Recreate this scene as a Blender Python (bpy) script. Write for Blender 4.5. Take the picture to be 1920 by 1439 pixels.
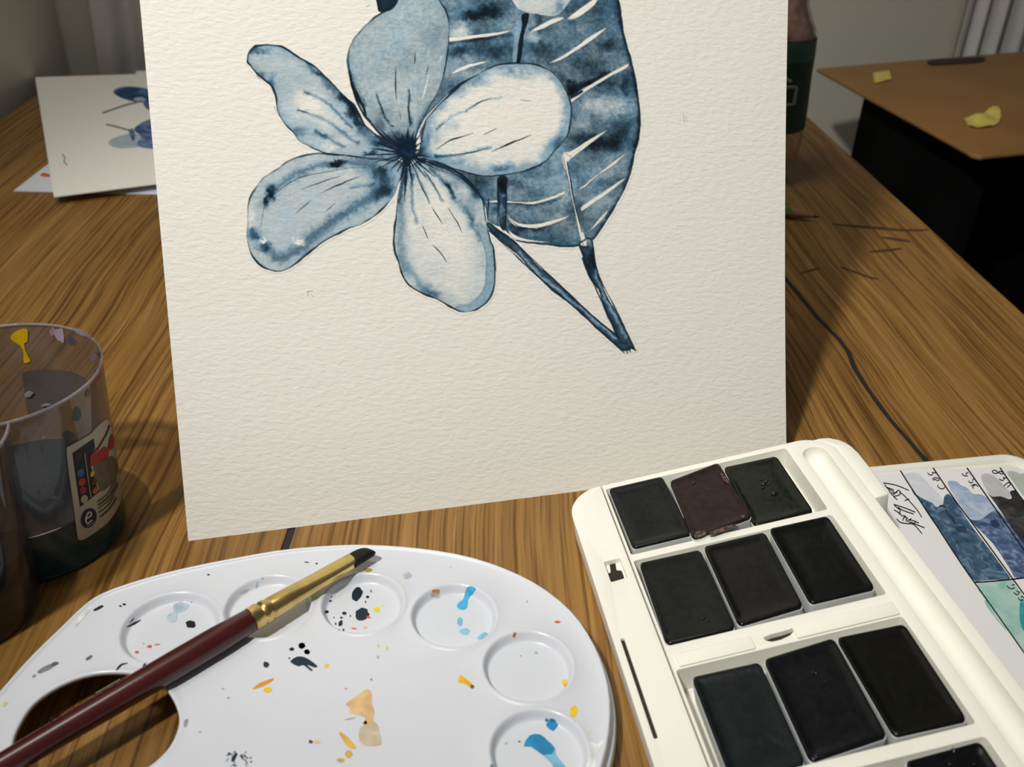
import bpy, bmesh, math, random
import numpy as np
from mathutils import Vector, Matrix
from mathutils.geometry import delaunay_2d_cdt

for o in list(bpy.data.objects):
    bpy.data.objects.remove(o)
C = bpy.context.scene.collection
scn = bpy.context.scene
random.seed(7)

# ------------------------------------------------------------------ camera
W, Hpx = 1920.0, 1439.0
FPX = 1750.0
CAMZ = 0.203                       # camera height over the table top (z = 0)
PP = np.array([W / 2, Hpx / 2])
_dn = np.array([870 - PP[0], 3550 - PP[1], FPX]); _dn /= np.linalg.norm(_dn)
_up = -_dn
_fw = np.array([0, 0, 1.0]) - _up[2] * _up; _fw /= np.linalg.norm(_fw)
RM = np.array([np.cross(_fw, _up), _fw, _up])     # world = RM @ (right, down, forward)
CAM = np.array([0, 0, CAMZ])
cd = bpy.data.cameras.new('camera'); cam = bpy.data.objects.new('camera', cd); C.objects.link(cam)
_m = Matrix.Identity(4)
for i in range(3):
    _m[i][0] = RM[i, 0]; _m[i][1] = -RM[i, 1]; _m[i][2] = -RM[i, 2]; _m[i][3] = CAM[i]
cam.matrix_world = _m
cd.sensor_fit = 'HORIZONTAL'; cd.sensor_width = 36.0; cd.lens = FPX / W * 36.0
cd.clip_start = 0.01; cd.clip_end = 50
cd.dof.use_dof = True; cd.dof.focus_distance = 0.315; cd.dof.aperture_fstop = 20.0
scn.camera = cam

# ------------------------------------------------------------------ light
wd = bpy.data.worlds.new('world'); scn.world = wd; wd.use_nodes = True
bg = wd.node_tree.nodes['Background']
bg.inputs[0].default_value = (0.95, 0.97, 1.0, 1); bg.inputs[1].default_value = 0.085
sp = bpy.data.lights.new('lamp_light', 'SPOT'); lamp = bpy.data.objects.new('lamp_light', sp); C.objects.link(lamp)
sp.energy = 31.5; sp.color = (1.0, 0.975, 0.925); sp.shadow_soft_size = 0.028
sp.spot_size = math.radians(56); sp.spot_blend = 1.0
_tgt = Vector((0.08, 0.43, 0.04))
lamp.location = Vector((0.02, 0.30, 0.02)) + Vector((-0.43, -0.61, 1.0)).normalized() * 0.92
lamp.rotation_euler = (_tgt - lamp.location).to_track_quat('-Z', 'Y').to_euler()
ar = bpy.data.lights.new('back_fill_light', 'AREA'); back_fill = bpy.data.objects.new('back_fill_light', ar); C.objects.link(back_fill)  # added fill that brightens the back wall and card; no actual ceiling fixture
ar.shape = 'DISK'; ar.size = 0.35; ar.energy = 4.0; ar.color = (1.0, 0.97, 0.90); back_fill.location = (-0.22, 0.42, 1.35)
back_fill.rotation_euler = (Vector((-0.30, 1.0, 0.0)) - back_fill.location).to_track_quat('-Z', 'Y').to_euler()
vs = scn.view_settings
vs.view_transform = 'Standard'; vs.look = 'None'; vs.exposure = 0.0; vs.gamma = 1.0; vs.use_curve_mapping = False

# ------------------------------------------------------------------ geometry helpers
def ray(px):
    px = np.atleast_2d(np.asarray(px, float))
    d = np.c_[px[:, 0] - PP[0], px[:, 1] - PP[1], np.full(len(px), FPX)]
    return d @ RM.T
def nrm(v): return np.asarray(v, float) / np.linalg.norm(v)
class Plane:
    """a flat surface standing in the room: origin, two unit axes, normal"""
    def __init__(s, o, ex, ey):
        s.o = np.asarray(o, float); s.ex = nrm(ex); s.ey = np.asarray(ey, float) - np.dot(ey, s.ex) * s.ex
        s.ey = nrm(s.ey); s.n = np.cross(s.ex, s.ey)
    def at(s, uv, w=0.0):
        uv = np.atleast_2d(np.asarray(uv, float))
        return s.o + uv[:, :1] * s.ex + uv[:, 1:2] * s.ey + (np.asarray(w).reshape(-1, 1) if np.ndim(w) else w) * s.n
    def hit(s, px, w=0.0):
        d = ray(px); t = ((s.o + s.n * w - CAM) @ s.n) / (d @ s.n)
        return CAM + d * t[:, None]
    def uv(s, P):
        P = np.atleast_2d(P); return np.c_[(P - s.o) @ s.ex, (P - s.o) @ s.ey]
    def uvpx(s, px, w=0.0): return s.uv(s.hit(px, w))
TABLE = Plane((0, 0, 0), (1, 0, 0), (0, 1, 0))
def crop(x0, y0, s, pts): return [(x0 + x / s, y0 + y / s) for x, y in pts]

def smooth_closed(pts, n=6):
    P = np.asarray(pts, float); N = len(P); out = []
    for i in range(N):
        p0, p1, p2, p3 = P[i - 1], P[i], P[(i + 1) % N], P[(i + 2) % N]
        for k in range(n):
            t = k / n
            out.append(0.5 * ((2 * p1) + (-p0 + p2) * t + (2 * p0 - 5 * p1 + 4 * p2 - p3) * t * t + (-p0 + 3 * p1 - 3 * p2 + p3) * t ** 3))
    return np.array(out)
def smooth_open(pts, n=6):
    P = np.asarray(pts, float)
    if len(P) < 3: return np.array([P[0] + (P[-1] - P[0]) * t for t in np.linspace(0, 1, n + 1)])
    Q = np.vstack([2 * P[0] - P[1], P, 2 * P[-1] - P[-2]]); out = []
    for i in range(1, len(Q) - 2):
        p0, p1, p2, p3 = Q[i - 1], Q[i], Q[i + 1], Q[i + 2]
        for k in range(n):
            t = k / n
            out.append(0.5 * ((2 * p1) + (-p0 + p2) * t + (2 * p0 - 5 * p1 + 4 * p2 - p3) * t * t + (-p0 + 3 * p1 - 3 * p2 + p3) * t ** 3))
    out.append(P[-1]); return np.array(out)
def blob(cx, cy, rx, ry=None, ang=0, seed=0, n=14, rough=0.16):
    r = random.Random(seed * 131 + int(cx * 7 + cy * 13)); ry = ry or rx
    out = []
    for k in range(n):
        a = 2 * math.pi * k / n; q = 1 + r.uniform(-rough, rough)
        x, y = rx * q * math.cos(a), ry * q * math.sin(a)
        c, s = math.cos(math.radians(ang)), math.sin(math.radians(ang))
        out.append((cx + x * c - y * s, cy + x * s + y * c))
    return out
def inpoly(P, poly):
    P = np.asarray(P, float); x, y = P[:, 0], P[:, 1]; ins = np.zeros(len(P), bool)
    Q = np.asarray(poly, float); R = np.roll(Q, -1, axis=0)
    for (x1, y1), (x2, y2) in zip(Q, R):
        if y1 == y2: continue
        c = ((y1 > y) != (y2 > y)); ins ^= c & (x < (x2 - x1) * (y - y1) / (y2 - y1) + x1)
    return ins
def segdist(P, poly, closed=True):
    P = np.asarray(P, float); Q = np.asarray(poly, float); best = np.full(len(P), 1e9)
    m = len(Q) if closed else len(Q) - 1
    for i in range(m):
        a, b = Q[i], Q[(i + 1) % len(Q)]; ab = b - a; L = ab @ ab
        if L == 0: continue
        t = np.clip(((P - a) @ ab) / L, 0, 1); d = P - a - t[:, None] * ab
        best = np.minimum(best, d[:, 0] ** 2 + d[:, 1] ** 2)
    return np.sqrt(best)

# ------------------------------------------------------------------ object helpers
def link_mesh(name, V, F, mat, parent=None, smooth=False, uvc=None):
    base = np.array(parent.get('_base', (0, 0, 0))) if parent else np.zeros(3)
    V = np.asarray(V, float).reshape(-1, 3) - base
    me = bpy.data.meshes.new(name); me.from_pydata(V.tolist(), [], [tuple(int(i) for i in f) for f in F]); me.update()
    if smooth:
        me.polygons.foreach_set('use_smooth', [True] * len(me.polygons))
    if mat: me.materials.append(mat)
    o = bpy.data.objects.new(name, me); C.objects.link(o)
    if parent: o.parent = parent
    return o
def tag(o, label=None, cat=None, group=None, kind=None):
    if label: o['label'] = label
    if cat: o['category'] = cat
    if group: o['group'] = group
    if kind: o['kind'] = kind
    return o
def thing(name, label, cat, loc, group=None):
    o = bpy.data.objects.new(name, None); C.objects.link(o); o.location = loc; o.empty_display_size = 0.01
    o['_base'] = [float(q) for q in loc]
    return tag(o, label, cat, group)
def sub(name, V, F, mat, part, smooth=False):
    """a piece of a part: shares the part's local space"""
    b = np.array(part.parent.get('_base', (0, 0, 0))) if part.parent else np.zeros(3)
    o = link_mesh(name, np.asarray(V, float) - b, F, mat, None, smooth); o.parent = part
    return o
def mod_bevel(o, w, seg=3, ang=30):
    m = o.modifiers.new('bevel', 'BEVEL'); m.width = w; m.segments = seg; m.limit_method = 'ANGLE'; m.angle_limit = math.radians(ang)
    me = o.data; me.polygons.foreach_set('use_smooth', [True] * len(me.polygons)); return o
def autosmooth(o, ang=35):
    me = o.data; me.polygons.foreach_set('use_smooth', [True] * len(me.polygons))
    try: me.set_sharp_from_angle(angle=math.radians(ang))
    except Exception: pass
    return o
def box_vf(pl, u0, u1, v0, v1, w0, w1):
    V = np.vstack([pl.at([(u0, v0), (u1, v0), (u1, v1), (u0, v1)], w0), pl.at([(u0, v0), (u1, v0), (u1, v1), (u0, v1)], w1)])
    return V, [(3, 2, 1, 0), (4, 5, 6, 7), (0, 1, 5, 4), (1, 2, 6, 5), (2, 3, 7, 6), (3, 0, 4, 7)]
def prism_vf(bot, top):
    n = len(bot); V = np.vstack([bot, top])
    F = [tuple(range(n - 1, -1, -1)), tuple(range(n, 2 * n))] + [(i, (i + 1) % n, n + (i + 1) % n, n + i) for i in range(n)]
    return V, F
def loft_vf(rings, cap0=True, cap1=True, closed=True):
    n = len(rings[0]); V = np.vstack(rings); F = []
    for k in range(len(rings) - 1):
        for i in range(n if closed else n - 1):
            j = (i + 1) % n; F.append((k * n + i, k * n + j, (k + 1) * n + j, (k + 1) * n + i))
    if cap0: F.append(tuple(range(n - 1, -1, -1)))
    if cap1: F.append(tuple(range((len(rings) - 1) * n, len(rings) * n)))
    return V, F
def cdt(poly, step=None, extra=(), holes=()):
    """triangulated polygon (2-D), optional inner grid points / extra loops; returns pts, tris"""
    loops = [np.asarray(poly, float)] + [np.asarray(h, float) for h in holes] + [np.asarray(e, float) for e in extra]
    pts = []; edges = []
    for L in loops:
        b = len(pts); pts += [tuple(p) for p in L]; edges += [(b + i, b + (i + 1) % len(L)) for i in range(len(L))]
    if step:
        lo, hi = loops[0].min(0), loops[0].max(0)
        X, Y = np.meshgrid(np.arange(lo[0] + step / 2, hi[0], step), np.arange(lo[1] + step / 2, hi[1], step))
        G = np.c_[X.ravel(), Y.ravel()]; G = G[inpoly(G, loops[0])]
        if len(G):
            d = np.min([segdist(G, L) for L in loops], axis=0); G = G[d > step * 0.45]
            pts += [tuple(p) for p in G]
    lo, hi = loops[0].min(0), loops[0].max(0); sc = 1.0 / max(hi - lo)
    P2 = [Vector(((p[0] - lo[0]) * sc, (p[1] - lo[1]) * sc)) for p in pts]
    v, e, f, _, _, _ = delaunay_2d_cdt(P2, edges, [], 0, 1e-7)
    v = np.array([(q.x / sc + lo[0], q.y / sc + lo[1]) for q in v]); f = np.array([t for t in f if len(t) == 3])
    c = v[f].mean(1); ok = inpoly(c, loops[0])
    for h in holes: ok &= ~inpoly(c, h)
    return v, [tuple(t) for t in f[ok]]
def patch(name, poly, hit, mat, parent, step=None, is_sub=False):
    """a painted / printed patch: outline in photo pixels, laid on the surface given by hit()"""
    v, f = cdt(poly, step)
    f = [(a, c, b) for a, b, c in f]
    V = hit(v)
    return (sub if is_sub else link_mesh)(name, V, f, mat, parent)
def ribbon_vf(path, width, hit):
    P = np.asarray(path, float); T = np.gradient(P, axis=0); T /= np.linalg.norm(T, axis=1)[:, None] + 1e-9
    Nn = np.c_[-T[:, 1], T[:, 0]]; w = (np.asarray(width) * np.ones(len(P)))[:, None] / 2
    A, B = hit(P + Nn * w), hit(P - Nn * w); n = len(P)
    return np.vstack([A, B]), [(i, i + 1, n + i + 1, n + i) for i in range(n - 1)]
def join_vf(lst):
    V = []; F = []; b = 0
    for v, f in lst:
        V.append(np.asarray(v)); F += [tuple(i + b for i in t) for t in f]; b += len(v)
    return np.vstack(V), F
def revolve_vf(c, prof, n=64, a0=0, a1=2 * math.pi):
    full = abs(a1 - a0 - 2 * math.pi) < 1e-6
    A = np.linspace(a0, a1, n + 1)[:n] if full else np.linspace(a0, a1, n)
    rings = [np.c_[c[0] + r * np.cos(A), c[1] + r * np.sin(A), np.full(len(A), z + (c[2] if len(c) > 2 else 0))] for r, z in prof]
    return loft_vf(rings, False, False, full)

# ------------------------------------------------------------------ materials
def lin(c):
    c = np.asarray(c, float) / 255.0
    return np.where(c <= 0.04045, c / 12.92, ((c + 0.055) / 1.055) ** 2.4)
def newmat(name):
    m = bpy.data.materials.new(name); m.use_nodes = True
    nt = m.node_tree; b = nt.nodes['Principled BSDF']; return m, nt, b
def mat(name, col, rough=0.5, spec=0.5, var=0.08, scale=60, bump=0.0, bscale=400, bdist=0.0002, metal=0.0, coat=0.0, col2=None, trans=0.0):
    m, nt, b = newmat(name); N = nt.nodes; L = nt.links
    col = tuple(float(q) for q in col); c2 = tuple(float(q) for q in (col2 if col2 is not None else [q * (1 - var * 2) for q in col]))
    tc = N.new('ShaderNodeTexCoord'); no = N.new('ShaderNodeTexNoise'); no.inputs['Scale'].default_value = scale; no.inputs['Detail'].default_value = 5
    L.new(tc.outputs['Object'], no.inputs['Vector'])
    mx = N.new('ShaderNodeMix'); mx.data_type = 'RGBA'
    rp = N.new('ShaderNodeValToRGB'); rp.color_ramp.elements[0].position = 0.4; rp.color_ramp.elements[1].position = 0.62
    L.new(no.outputs['Fac'], rp.inputs['Fac']); L.new(rp.outputs['Color'], mx.inputs[0])
    mx.inputs[6].default_value = (*col, 1); mx.inputs[7].default_value = (*c2, 1)
    L.new(mx.outputs[2], b.inputs['Base Color'])
    b.inputs['Roughness'].default_value = rough; b.inputs['Specular IOR Level'].default_value = spec; b.inputs['Metallic'].default_value = metal
    b.inputs['Coat Weight'].default_value = coat; b.inputs['Transmission Weight'].default_value = trans
    if bump:
        n2 = N.new('ShaderNodeTexNoise'); n2.inputs['Scale'].default_value = bscale; n2.inputs['Detail'].default_value = 3
        L.new(tc.outputs['Object'], n2.inputs['Vector'])
        bp = N.new('ShaderNodeBump'); bp.inputs['Strength'].default_value = bump; bp.inputs['Distance'].default_value = bdist
        L.new(n2.outputs['Fac'], bp.inputs['Height']); L.new(bp.outputs['Normal'], b.inputs['Normal'])
    return m
PAPER_T = np.array((229, 225, 213.0))       # how the sheet reads in the photograph
PAPER_A = np.array((0.78, 0.762, 0.70))     # its albedo
def paper_mat(name, attr=None, col=PAPER_A, bump=0.7, fx=300, fz=820, dist=0.00035, rough=0.9):
    m, nt, b = newmat(name); N = nt.nodes; L = nt.links
    b.inputs['Roughness'].default_value = rough; b.inputs['Specular IOR Level'].default_value = 0.15
    if attr:
        a = N.new('ShaderNodeAttribute'); a.attribute_name = attr; L.new(a.outputs['Color'], b.inputs['Base Color'])
    else: b.inputs['Base Color'].default_value = (*col, 1)
    if bump:
        tc = N.new('ShaderNodeTexCoord'); mp = N.new('ShaderNodeMapping'); mp.inputs['Scale'].default_value = (fx, fz, fz)
        mp.inputs['Rotation'].default_value = (0, math.radians(-6), math.radians(8))
        no = N.new('ShaderNodeTexNoise'); no.inputs['Scale'].default_value = 1.0; no.inputs['Detail'].default_value = 2.5; no.inputs['Distortion'].default_value = 0.4
        L.new(tc.outputs['Object'], mp.inputs['Vector']); L.new(mp.outputs['Vector'], no.inputs['Vector'])
        bp = N.new('ShaderNodeBump'); bp.inputs['Strength'].default_value = bump; bp.inputs['Distance'].default_value = dist
        L.new(no.outputs['Fac'], bp.inputs['Height']); L.new(bp.outputs['Normal'], b.inputs['Normal'])
    return m
def wood_mat(name, cols, fx=1.0, bump=0.5, rough=0.42):
    m, nt, b = newmat(name); N = nt.nodes; L = nt.links
    tc = N.new('ShaderNodeTexCoord'); oi = N.new('ShaderNodeObjectInfo')
    wn = N.new('ShaderNodeTexNoise'); wn.inputs['Scale'].default_value = 7.0; wn.inputs['Detail'].default_value = 2
    sc = N.new('ShaderNodeVectorMath'); sc.operation = 'MULTIPLY_ADD'; sc.inputs[1].default_value = (0.012, 0.006, 0); 
    L.new(tc.outputs['Object'], wn.inputs['Vector']); L.new(wn.outputs['Color'], sc.inputs[0]); L.new(tc.outputs['Object'], sc.inputs[2])
    def streak(sx, sy, det, seedoff):
        mp = N.new('ShaderNodeMapping'); mp.inputs['Scale'].default_value = (sx * fx, sy, 1); mp.inputs['Location'].default_value = (seedoff, seedoff * 2, 0)
        no = N.new('ShaderNodeTexNoise'); no.inputs['Scale'].default_value = 1; no.inputs['Detail'].default_value = det; no.inputs['Roughness'].default_value = 0.6
        L.new(sc.outputs[0], mp.inputs['Vector']); L.new(mp.outputs['Vector'], no.inputs['Vector']); return no
    broad = streak(24, 2.4, 5, 1.3); fine = streak(400, 9, 4, 4.7); pores = streak(680, 11, 2, 9.1)
    r1 = N.new('ShaderNodeValToRGB'); e = r1.color_ramp.elements
    e[0].position = 0.30; e[0].color = (*cols[0], 1); e[1].position = 0.72; e[1].color = (*cols[2], 1)
    k = e.new(0.5); k.color = (*cols[1], 1)
    ad = N.new('ShaderNodeMath'); ad.operation = 'MULTIPLY_ADD'; ad.inputs[1].default_value = 0.55; 
    L.new(fine.outputs['Fac'], ad.inputs[0])
    h2 = N.new('ShaderNodeMath'); h2.operation = 'MULTIPLY'; h2.inputs[1].default_value = 0.5; L.new(broad.outputs['Fac'], h2.inputs[0]); L.new(h2.outputs[0], ad.inputs[2])
    L.new(ad.outputs[0], r1.inputs['Fac'])
    r2 = N.new('ShaderNodeValToRGB'); r2.color_ramp.elements[0].position = 0.36; r2.color_ramp.elements[0].color = (0.52, 0.46, 0.38, 1)
    r2.color_ramp.elements[1].position = 0.50; r2.color_ramp.elements[1].color = (1, 1, 1, 1); L.new(pores.outputs['Fac'], r2.inputs['Fac'])
    mx = N.new('ShaderNodeMix'); mx.data_type = 'RGBA'; mx.blend_type = 'MULTIPLY'; mx.inputs[0].default_value = 1
    L.new(r1.outputs['Color'], mx.inputs[6]); L.new(r2.outputs['Color'], mx.inputs[7]); L.new(mx.outputs[2], b.inputs['Base Color'])
    b.inputs['Roughness'].default_value = rough; b.inputs['Specular IOR Level'].default_value = 0.35
    hm = N.new('ShaderNodeMath'); hm.operation = 'ADD'; L.new(fine.outputs['Fac'], hm.inputs[0]); L.new(pores.outputs['Fac'], hm.inputs[1])
    bp = N.new('ShaderNodeBump'); bp.inputs['Strength'].default_value = bump; bp.inputs['Distance'].default_value = 0.0006
    L.new(hm.outputs[0], bp.inputs['Height']); L.new(bp.outputs['Normal'], b.inputs['Normal'])
    return m
def film_mat(name, tint, film, amount, rough=0.05, scale=40):
    """clear plastic wall with a dried, uneven film of paint water on it"""
    m = bpy.data.materials.new(name); m.use_nodes = True; nt = m.node_tree; N = nt.nodes; L = nt.links; N.clear()
    out = N.new('ShaderNodeOutputMaterial'); tr = N.new('ShaderNodeBsdfTransparent'); tr.inputs[0].default_value = (*tint, 1)
    df = N.new('ShaderNodeBsdfDiffuse'); df.inputs[0].default_value = (*film, 1)
    gl = N.new('ShaderNodeBsdfGlossy'); gl.inputs['Roughness'].default_value = rough; gl.inputs[0].default_value = (1, 1, 1, 1)
    tc = N.new('ShaderNodeTexCoord'); no = N.new('ShaderNodeTexNoise'); no.inputs['Scale'].default_value = scale; no.inputs['Detail'].default_value = 4
    L.new(tc.outputs['Object'], no.inputs['Vector'])
    mr = N.new('ShaderNodeMapRange'); mr.inputs[1].default_value = 0.35; mr.inputs[2].default_value = 0.7; mr.inputs[3].default_value = amount[0]; mr.inputs[4].default_value = amount[1]
    L.new(no.outputs['Fac'], mr.inputs[0])
    m1 = N.new('ShaderNodeMixShader'); L.new(mr.outputs[0], m1.inputs[0]); L.new(tr.outputs[0], m1.inputs[1]); L.new(df.outputs[0], m1.inputs[2])
    lw = N.new('ShaderNodeLayerWeight'); pw_ = N.new('ShaderNodeMath'); pw_.operation = 'POWER'; pw_.inputs[1].default_value = 4.0; L.new(lw.outputs['Facing'], pw_.inputs[0])
    fr = N.new('ShaderNodeMath'); fr.operation = 'MULTIPLY_ADD'; fr.inputs[1].default_value = 0.5; fr.inputs[2].default_value = 0.035; L.new(pw_.outputs[0], fr.inputs[0])
    m2 = N.new('ShaderNodeMixShader'); L.new(fr.outputs[0], m2.inputs[0]); L.new(m1.outputs[0], m2.inputs[1]); L.new(gl.outputs[0], m2.inputs[2])
    L.new(m2.outputs[0], out.inputs['Surface']); return m

M_PAPER = paper_mat('watercolour_paper')
M_PAINTED = paper_mat('watercolour_on_paper', 'paint')
M_WOOD = wood_mat('oak_wood', [(0.105, 0.048, 0.010), (0.232, 0.116, 0.027), (0.385, 0.210, 0.060)])
M_SEAM = mat('dark_seam_filler', (0.012, 0.012, 0.010), 0.7)
M_WALL = mat('wall_paint', (0.60, 0.58, 0.485), 0.9, 0.2, 0.03, 3, 0.2, 300)
M_CURT = mat('curtain_cloth', (0.60, 0.59, 0.56), 0.9, 0.2, 0.04, 12)
M_FLOOR = mat('dark_floor', (0.006, 0.0055, 0.005), 0.8, 0.1)
M_BLACK = mat('black_panel', (0.0025, 0.0025, 0.0025), 0.8, 0.1)
M_DESK = mat('desk_board', (0.25, 0.128, 0.040), 0.55, 0.3, 0.06, 14)
M_BOX = mat('ivory_plastic', (0.84, 0.83, 0.74), 0.38, 0.4, 0.02, 30)
M_PAL = mat('white_plastic', (0.66, 0.68, 0.73), 0.24, 0.5, 0.02, 25)
M_CUP = mat('pan_plastic', (0.72, 0.74, 0.74), 0.4, 0.4, 0.03, 40)
M_LID = mat('ivory_lid_plastic', (0.76, 0.75, 0.66), 0.35, 0.4, 0.02, 30)
M_INK = mat('black_ink', (0.012, 0.012, 0.014), 0.6, 0.2)
M_GOLD = mat('brass_ferrule', (0.83, 0.60, 0.22), 0.28, 0.5, 0.10, 150, 0.2, 300, 0.0002, metal=1.0)
M_HANDLE = mat('maroon_lacquer', (0.062, 0.007, 0.006), 0.30, 0.5, 0.1, 60, coat=0.3)
M_BRISTLE = mat('dark_bristle', (0.010, 0.008, 0.006), 0.6, 0.3, 0.3, 900, 0.6, 1500, 0.0002)
M_HOLE_SHADE = mat('painted_hole_shade', (0.02, 0.012, 0.008), 0.8)  # dark colour painted in for the shade inside holes and slots
_pc = {}
def paint(rgb, rough=0.35):
    k = (tuple(rgb), rough)
    if k not in _pc:
        c = lin(rgb); _pc[k] = mat('paint_%d_%d_%d' % tuple(rgb), c, rough, 0.4, 0.12, 300)
    return _pc[k]

# ================================================================== the setting
FLOOR_Z = -0.73
def rot(x, y, a):
    c, s = math.cos(a), math.sin(a); return (x * c - y * s, x * s + y * c)
YAW = math.radians(3.27)                         # the table's long direction
TL = Plane((0, 0, 0), (math.cos(YAW), math.sin(YAW), 0), (-math.sin(YAW), math.cos(YAW), 0))
WYAW = math.radians(14)
WB = Plane((-0.43, 0.842, 0), (math.cos(WYAW), math.sin(WYAW), 0), (0, 0, 1))      # back wall, faces the camera
def slab(name, P, th, m):
    """thin upright or flat slab; th = offset vector"""
    P = np.asarray(P, float); V, F = prism_vf(P, P + np.asarray(th)); return tag(link_mesh(name, V, F, m), kind='structure')
slab('floor', [(-1.2, -1.2, FLOOR_Z), (2.2, -1.2, FLOOR_Z), (2.2, 1.6, FLOOR_Z), (-1.2, 1.6, FLOOR_Z)], (0, 0, -0.03), M_FLOOR)
slab('wall_back', [WB.at([(u, v)])[0] for u, v in [(-0.15, FLOOR_Z), (2.2, FLOOR_Z), (2.2, 1.7), (-0.15, 1.7)]], -WB.n * -0.05 * (1 if WB.n[1] > 0 else -1), M_WALL)
lw = [TL.at([(-0.352, y)])[0] for y in (-1.0, 0.86)]
slab('wall_left', [lw[0] + (0, 0, FLOOR_Z), lw[1] + (0, 0, FLOOR_Z), lw[1] + (0, 0, 1.7), lw[0] + (0, 0, 1.7)], -TL.ex * 0.05, M_WALL)

def curtain(name, u0, u1, z0, z1, period, amp, label, seed, slant=0.0):
    r = random.Random(seed); n = int((u1 - u0) / 0.0022); us = np.linspace(u0, u1, n); ph = 0; off = []
    for i, u in enumerate(us):
        ph += 2 * math.pi * 0.0022 / (period * (1 + 0.35 * math.sin(u * 61 + seed)))
        off.append(0.018 + amp * math.sin(ph) + 0.3 * amp * math.sin(2.3 * ph + 1))
    off = np.array(off); s = 1 if WB.n[1] < 0 else -1
    rows = []
    for z in np.linspace(z0, z1, 8):
        uu = us + slant * (z - z0); rows.append(WB.at(np.c_[uu, np.full(n, z)], s * off))
    V1, F1 = loft_vf(rows, False, False, False)
    rows2 = [rw - WB.n * s * 0.0012 for rw in rows]; V2, F2 = loft_vf(rows2, False, False, False)
    V, F = join_vf([(V1, F1), (V2, [f[::-1] for f in F2])])
    o = link_mesh(name, V, F, M_CURT, None, True); return tag(o, label, 'curtain')
def wall_u(px):
    return float(WB.uvpx([px])[0][0])
curtain('curtain', wall_u((147, 60)), wall_u((420, 60)), -0.30, 1.5, 0.040, 0.009, 'pale grey curtain behind the table, above the blue flower card', 3, 0.05)
curtain('curtain', wall_u((1782, 60)), wall_u((2250, 60)), -0.30, 1.5, 0.024, 0.009, 'pale grey pleated curtain behind the brown desk', 5, -0.01)

# ------------------------------------------------------------------ table: three planks with dark cracks between them
tab = thing('table', 'brown oak table with dark cracks between its planks', 'table', (0, 0, FLOOR_Z))
tab['_base'] = [0.0, 0.0, float(FLOOR_Z)]
tab.rotation_euler = (0, 0, YAW)
X0, X1, Y0, Y1, TH = -0.338, 0.270, -0.36, 0.8285, 0.032
def crack(pxs, ext0, ext1, seed):
    uv = TL.uvpx(pxs); uv = uv[np.argsort(uv[:, 1])]; r = random.Random(seed)
    ys = list(np.arange(Y0, uv[0, 1] - 0.01, 0.02)); pts = []
    x = uv[0, 0]
    for y in ys[::-1]:
        x += r.uniform(-0.0012, 0.0012); pts.insert(0, (x, y))
    pts += [tuple(p) for p in uv]; x = uv[-1, 0]
    for y in np.arange(uv[-1, 1] + 0.02, Y1 - 0.001, 0.02):
        x += r.uniform(-0.0012, 0.0012); pts.append((x, y))
    pts[0] = (pts[0][0], Y0); pts.append((pts[-1][0], Y1)); pts = np.array(pts)
    yy = np.linspace(Y0, Y1, 330); return np.c_[np.interp(yy, pts[:, 1], pts[:, 0]), yy]
def ragged(cr, off, seed):
    r = np.random.default_rng(seed); n = r.normal(size=len(cr)); n = (n + np.roll(n, 1) + np.roll(n, -1)) / 3
    return cr + np.c_[off + n * 0.00022, np.zeros(len(cr))]
cr1 = crack([(1470, 519), (1500, 556), (1533, 596), (1570, 633), (1590, 660), (1603, 690), (1622, 722), (1650, 762), (1680, 800), (1712, 836), (1735, 862)], 0, 0, 1)
cr2 = crack([(547, 985), (543, 1005), (536, 1025), (531, 1045)], 0, 0, 2)
def plank(left, right):
    L = np.array(left); Rr = np.array(right)
    poly = np.vstack([L, Rr[::-1]]); n = len(poly)
    loc = lambda P, z: np.c_[P, np.full(len(P), z - FLOOR_Z)]
    v, f = cdt(poly)
    Vt = loc(v, 0.0); V = np.vstack([Vt, loc(poly, 0.0), loc(poly, -TH), loc(v, -TH)]); nv = len(v)
    F = list(f) + [(nv + i, nv + n + i, nv + n + (i + 1) % n, nv + (i + 1) % n) for i in range(n)]
    F += [tuple(nv + 2 * n + i for i in t[::-1]) for t in f]
    o = link_mesh('plank', V + np.array([0, 0, FLOOR_Z]), F, M_WOOD, tab); return o
side = lambda x: [(x, y) for y in np.linspace(Y0, Y1, 12)]
hw = 0.0011
plank(side(X0), ragged(cr2, -0.0014, 1)); plank(ragged(cr2, 0.0014, 2), ragged(cr1, -0.0012, 3)); plank(ragged(cr1, 0.0012, 4), side(X1))
for cr, w in ((cr2, 0.0022), (cr1, 0.0022)):
    n = len(cr); A = np.c_[cr - (w, 0), np.full(n, -0.0004)]; B = np.c_[cr + (w, 0), np.full(n, -0.0004)]
    V = np.vstack([A, B, A - (0, 0, 0.02), B - (0, 0, 0.02)])
    F = [(i + 1, i, n + i, n + i + 1) for i in range(n - 1)] + [(2 * n + i, 2 * n + i + 1, 3 * n + i + 1, 3 * n + i) for i in range(n - 1)]
    tag(link_mesh('crack_filler', V, F, M_SEAM, tab), 'dark filled crack')
for x, y in ((X0 + 0.05, Y0 + 0.05), (X1 - 0.05, Y0 + 0.05), (X0 + 0.05, Y1 - 0.05), (X1 - 0.05, Y1 - 0.05)):
    q = Plane((x, y, 0), (1, 0, 0), (0, 1, 0)); V, F = box_vf(q, -0.025, 0.025, -0.025, 0.025, FLOOR_Z, -TH); link_mesh('leg', V, F, M_BLACK, tab)
def tabhit(w):
    def f(px):
        P = TABLE.hit(px, w); uv = TL.uv(P); return np.c_[uv, np.full(len(uv), w)]
    return f
M_SCR = mat('scratch_mark', (0.075, 0.042, 0.018), 0.6, 0.2)
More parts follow.
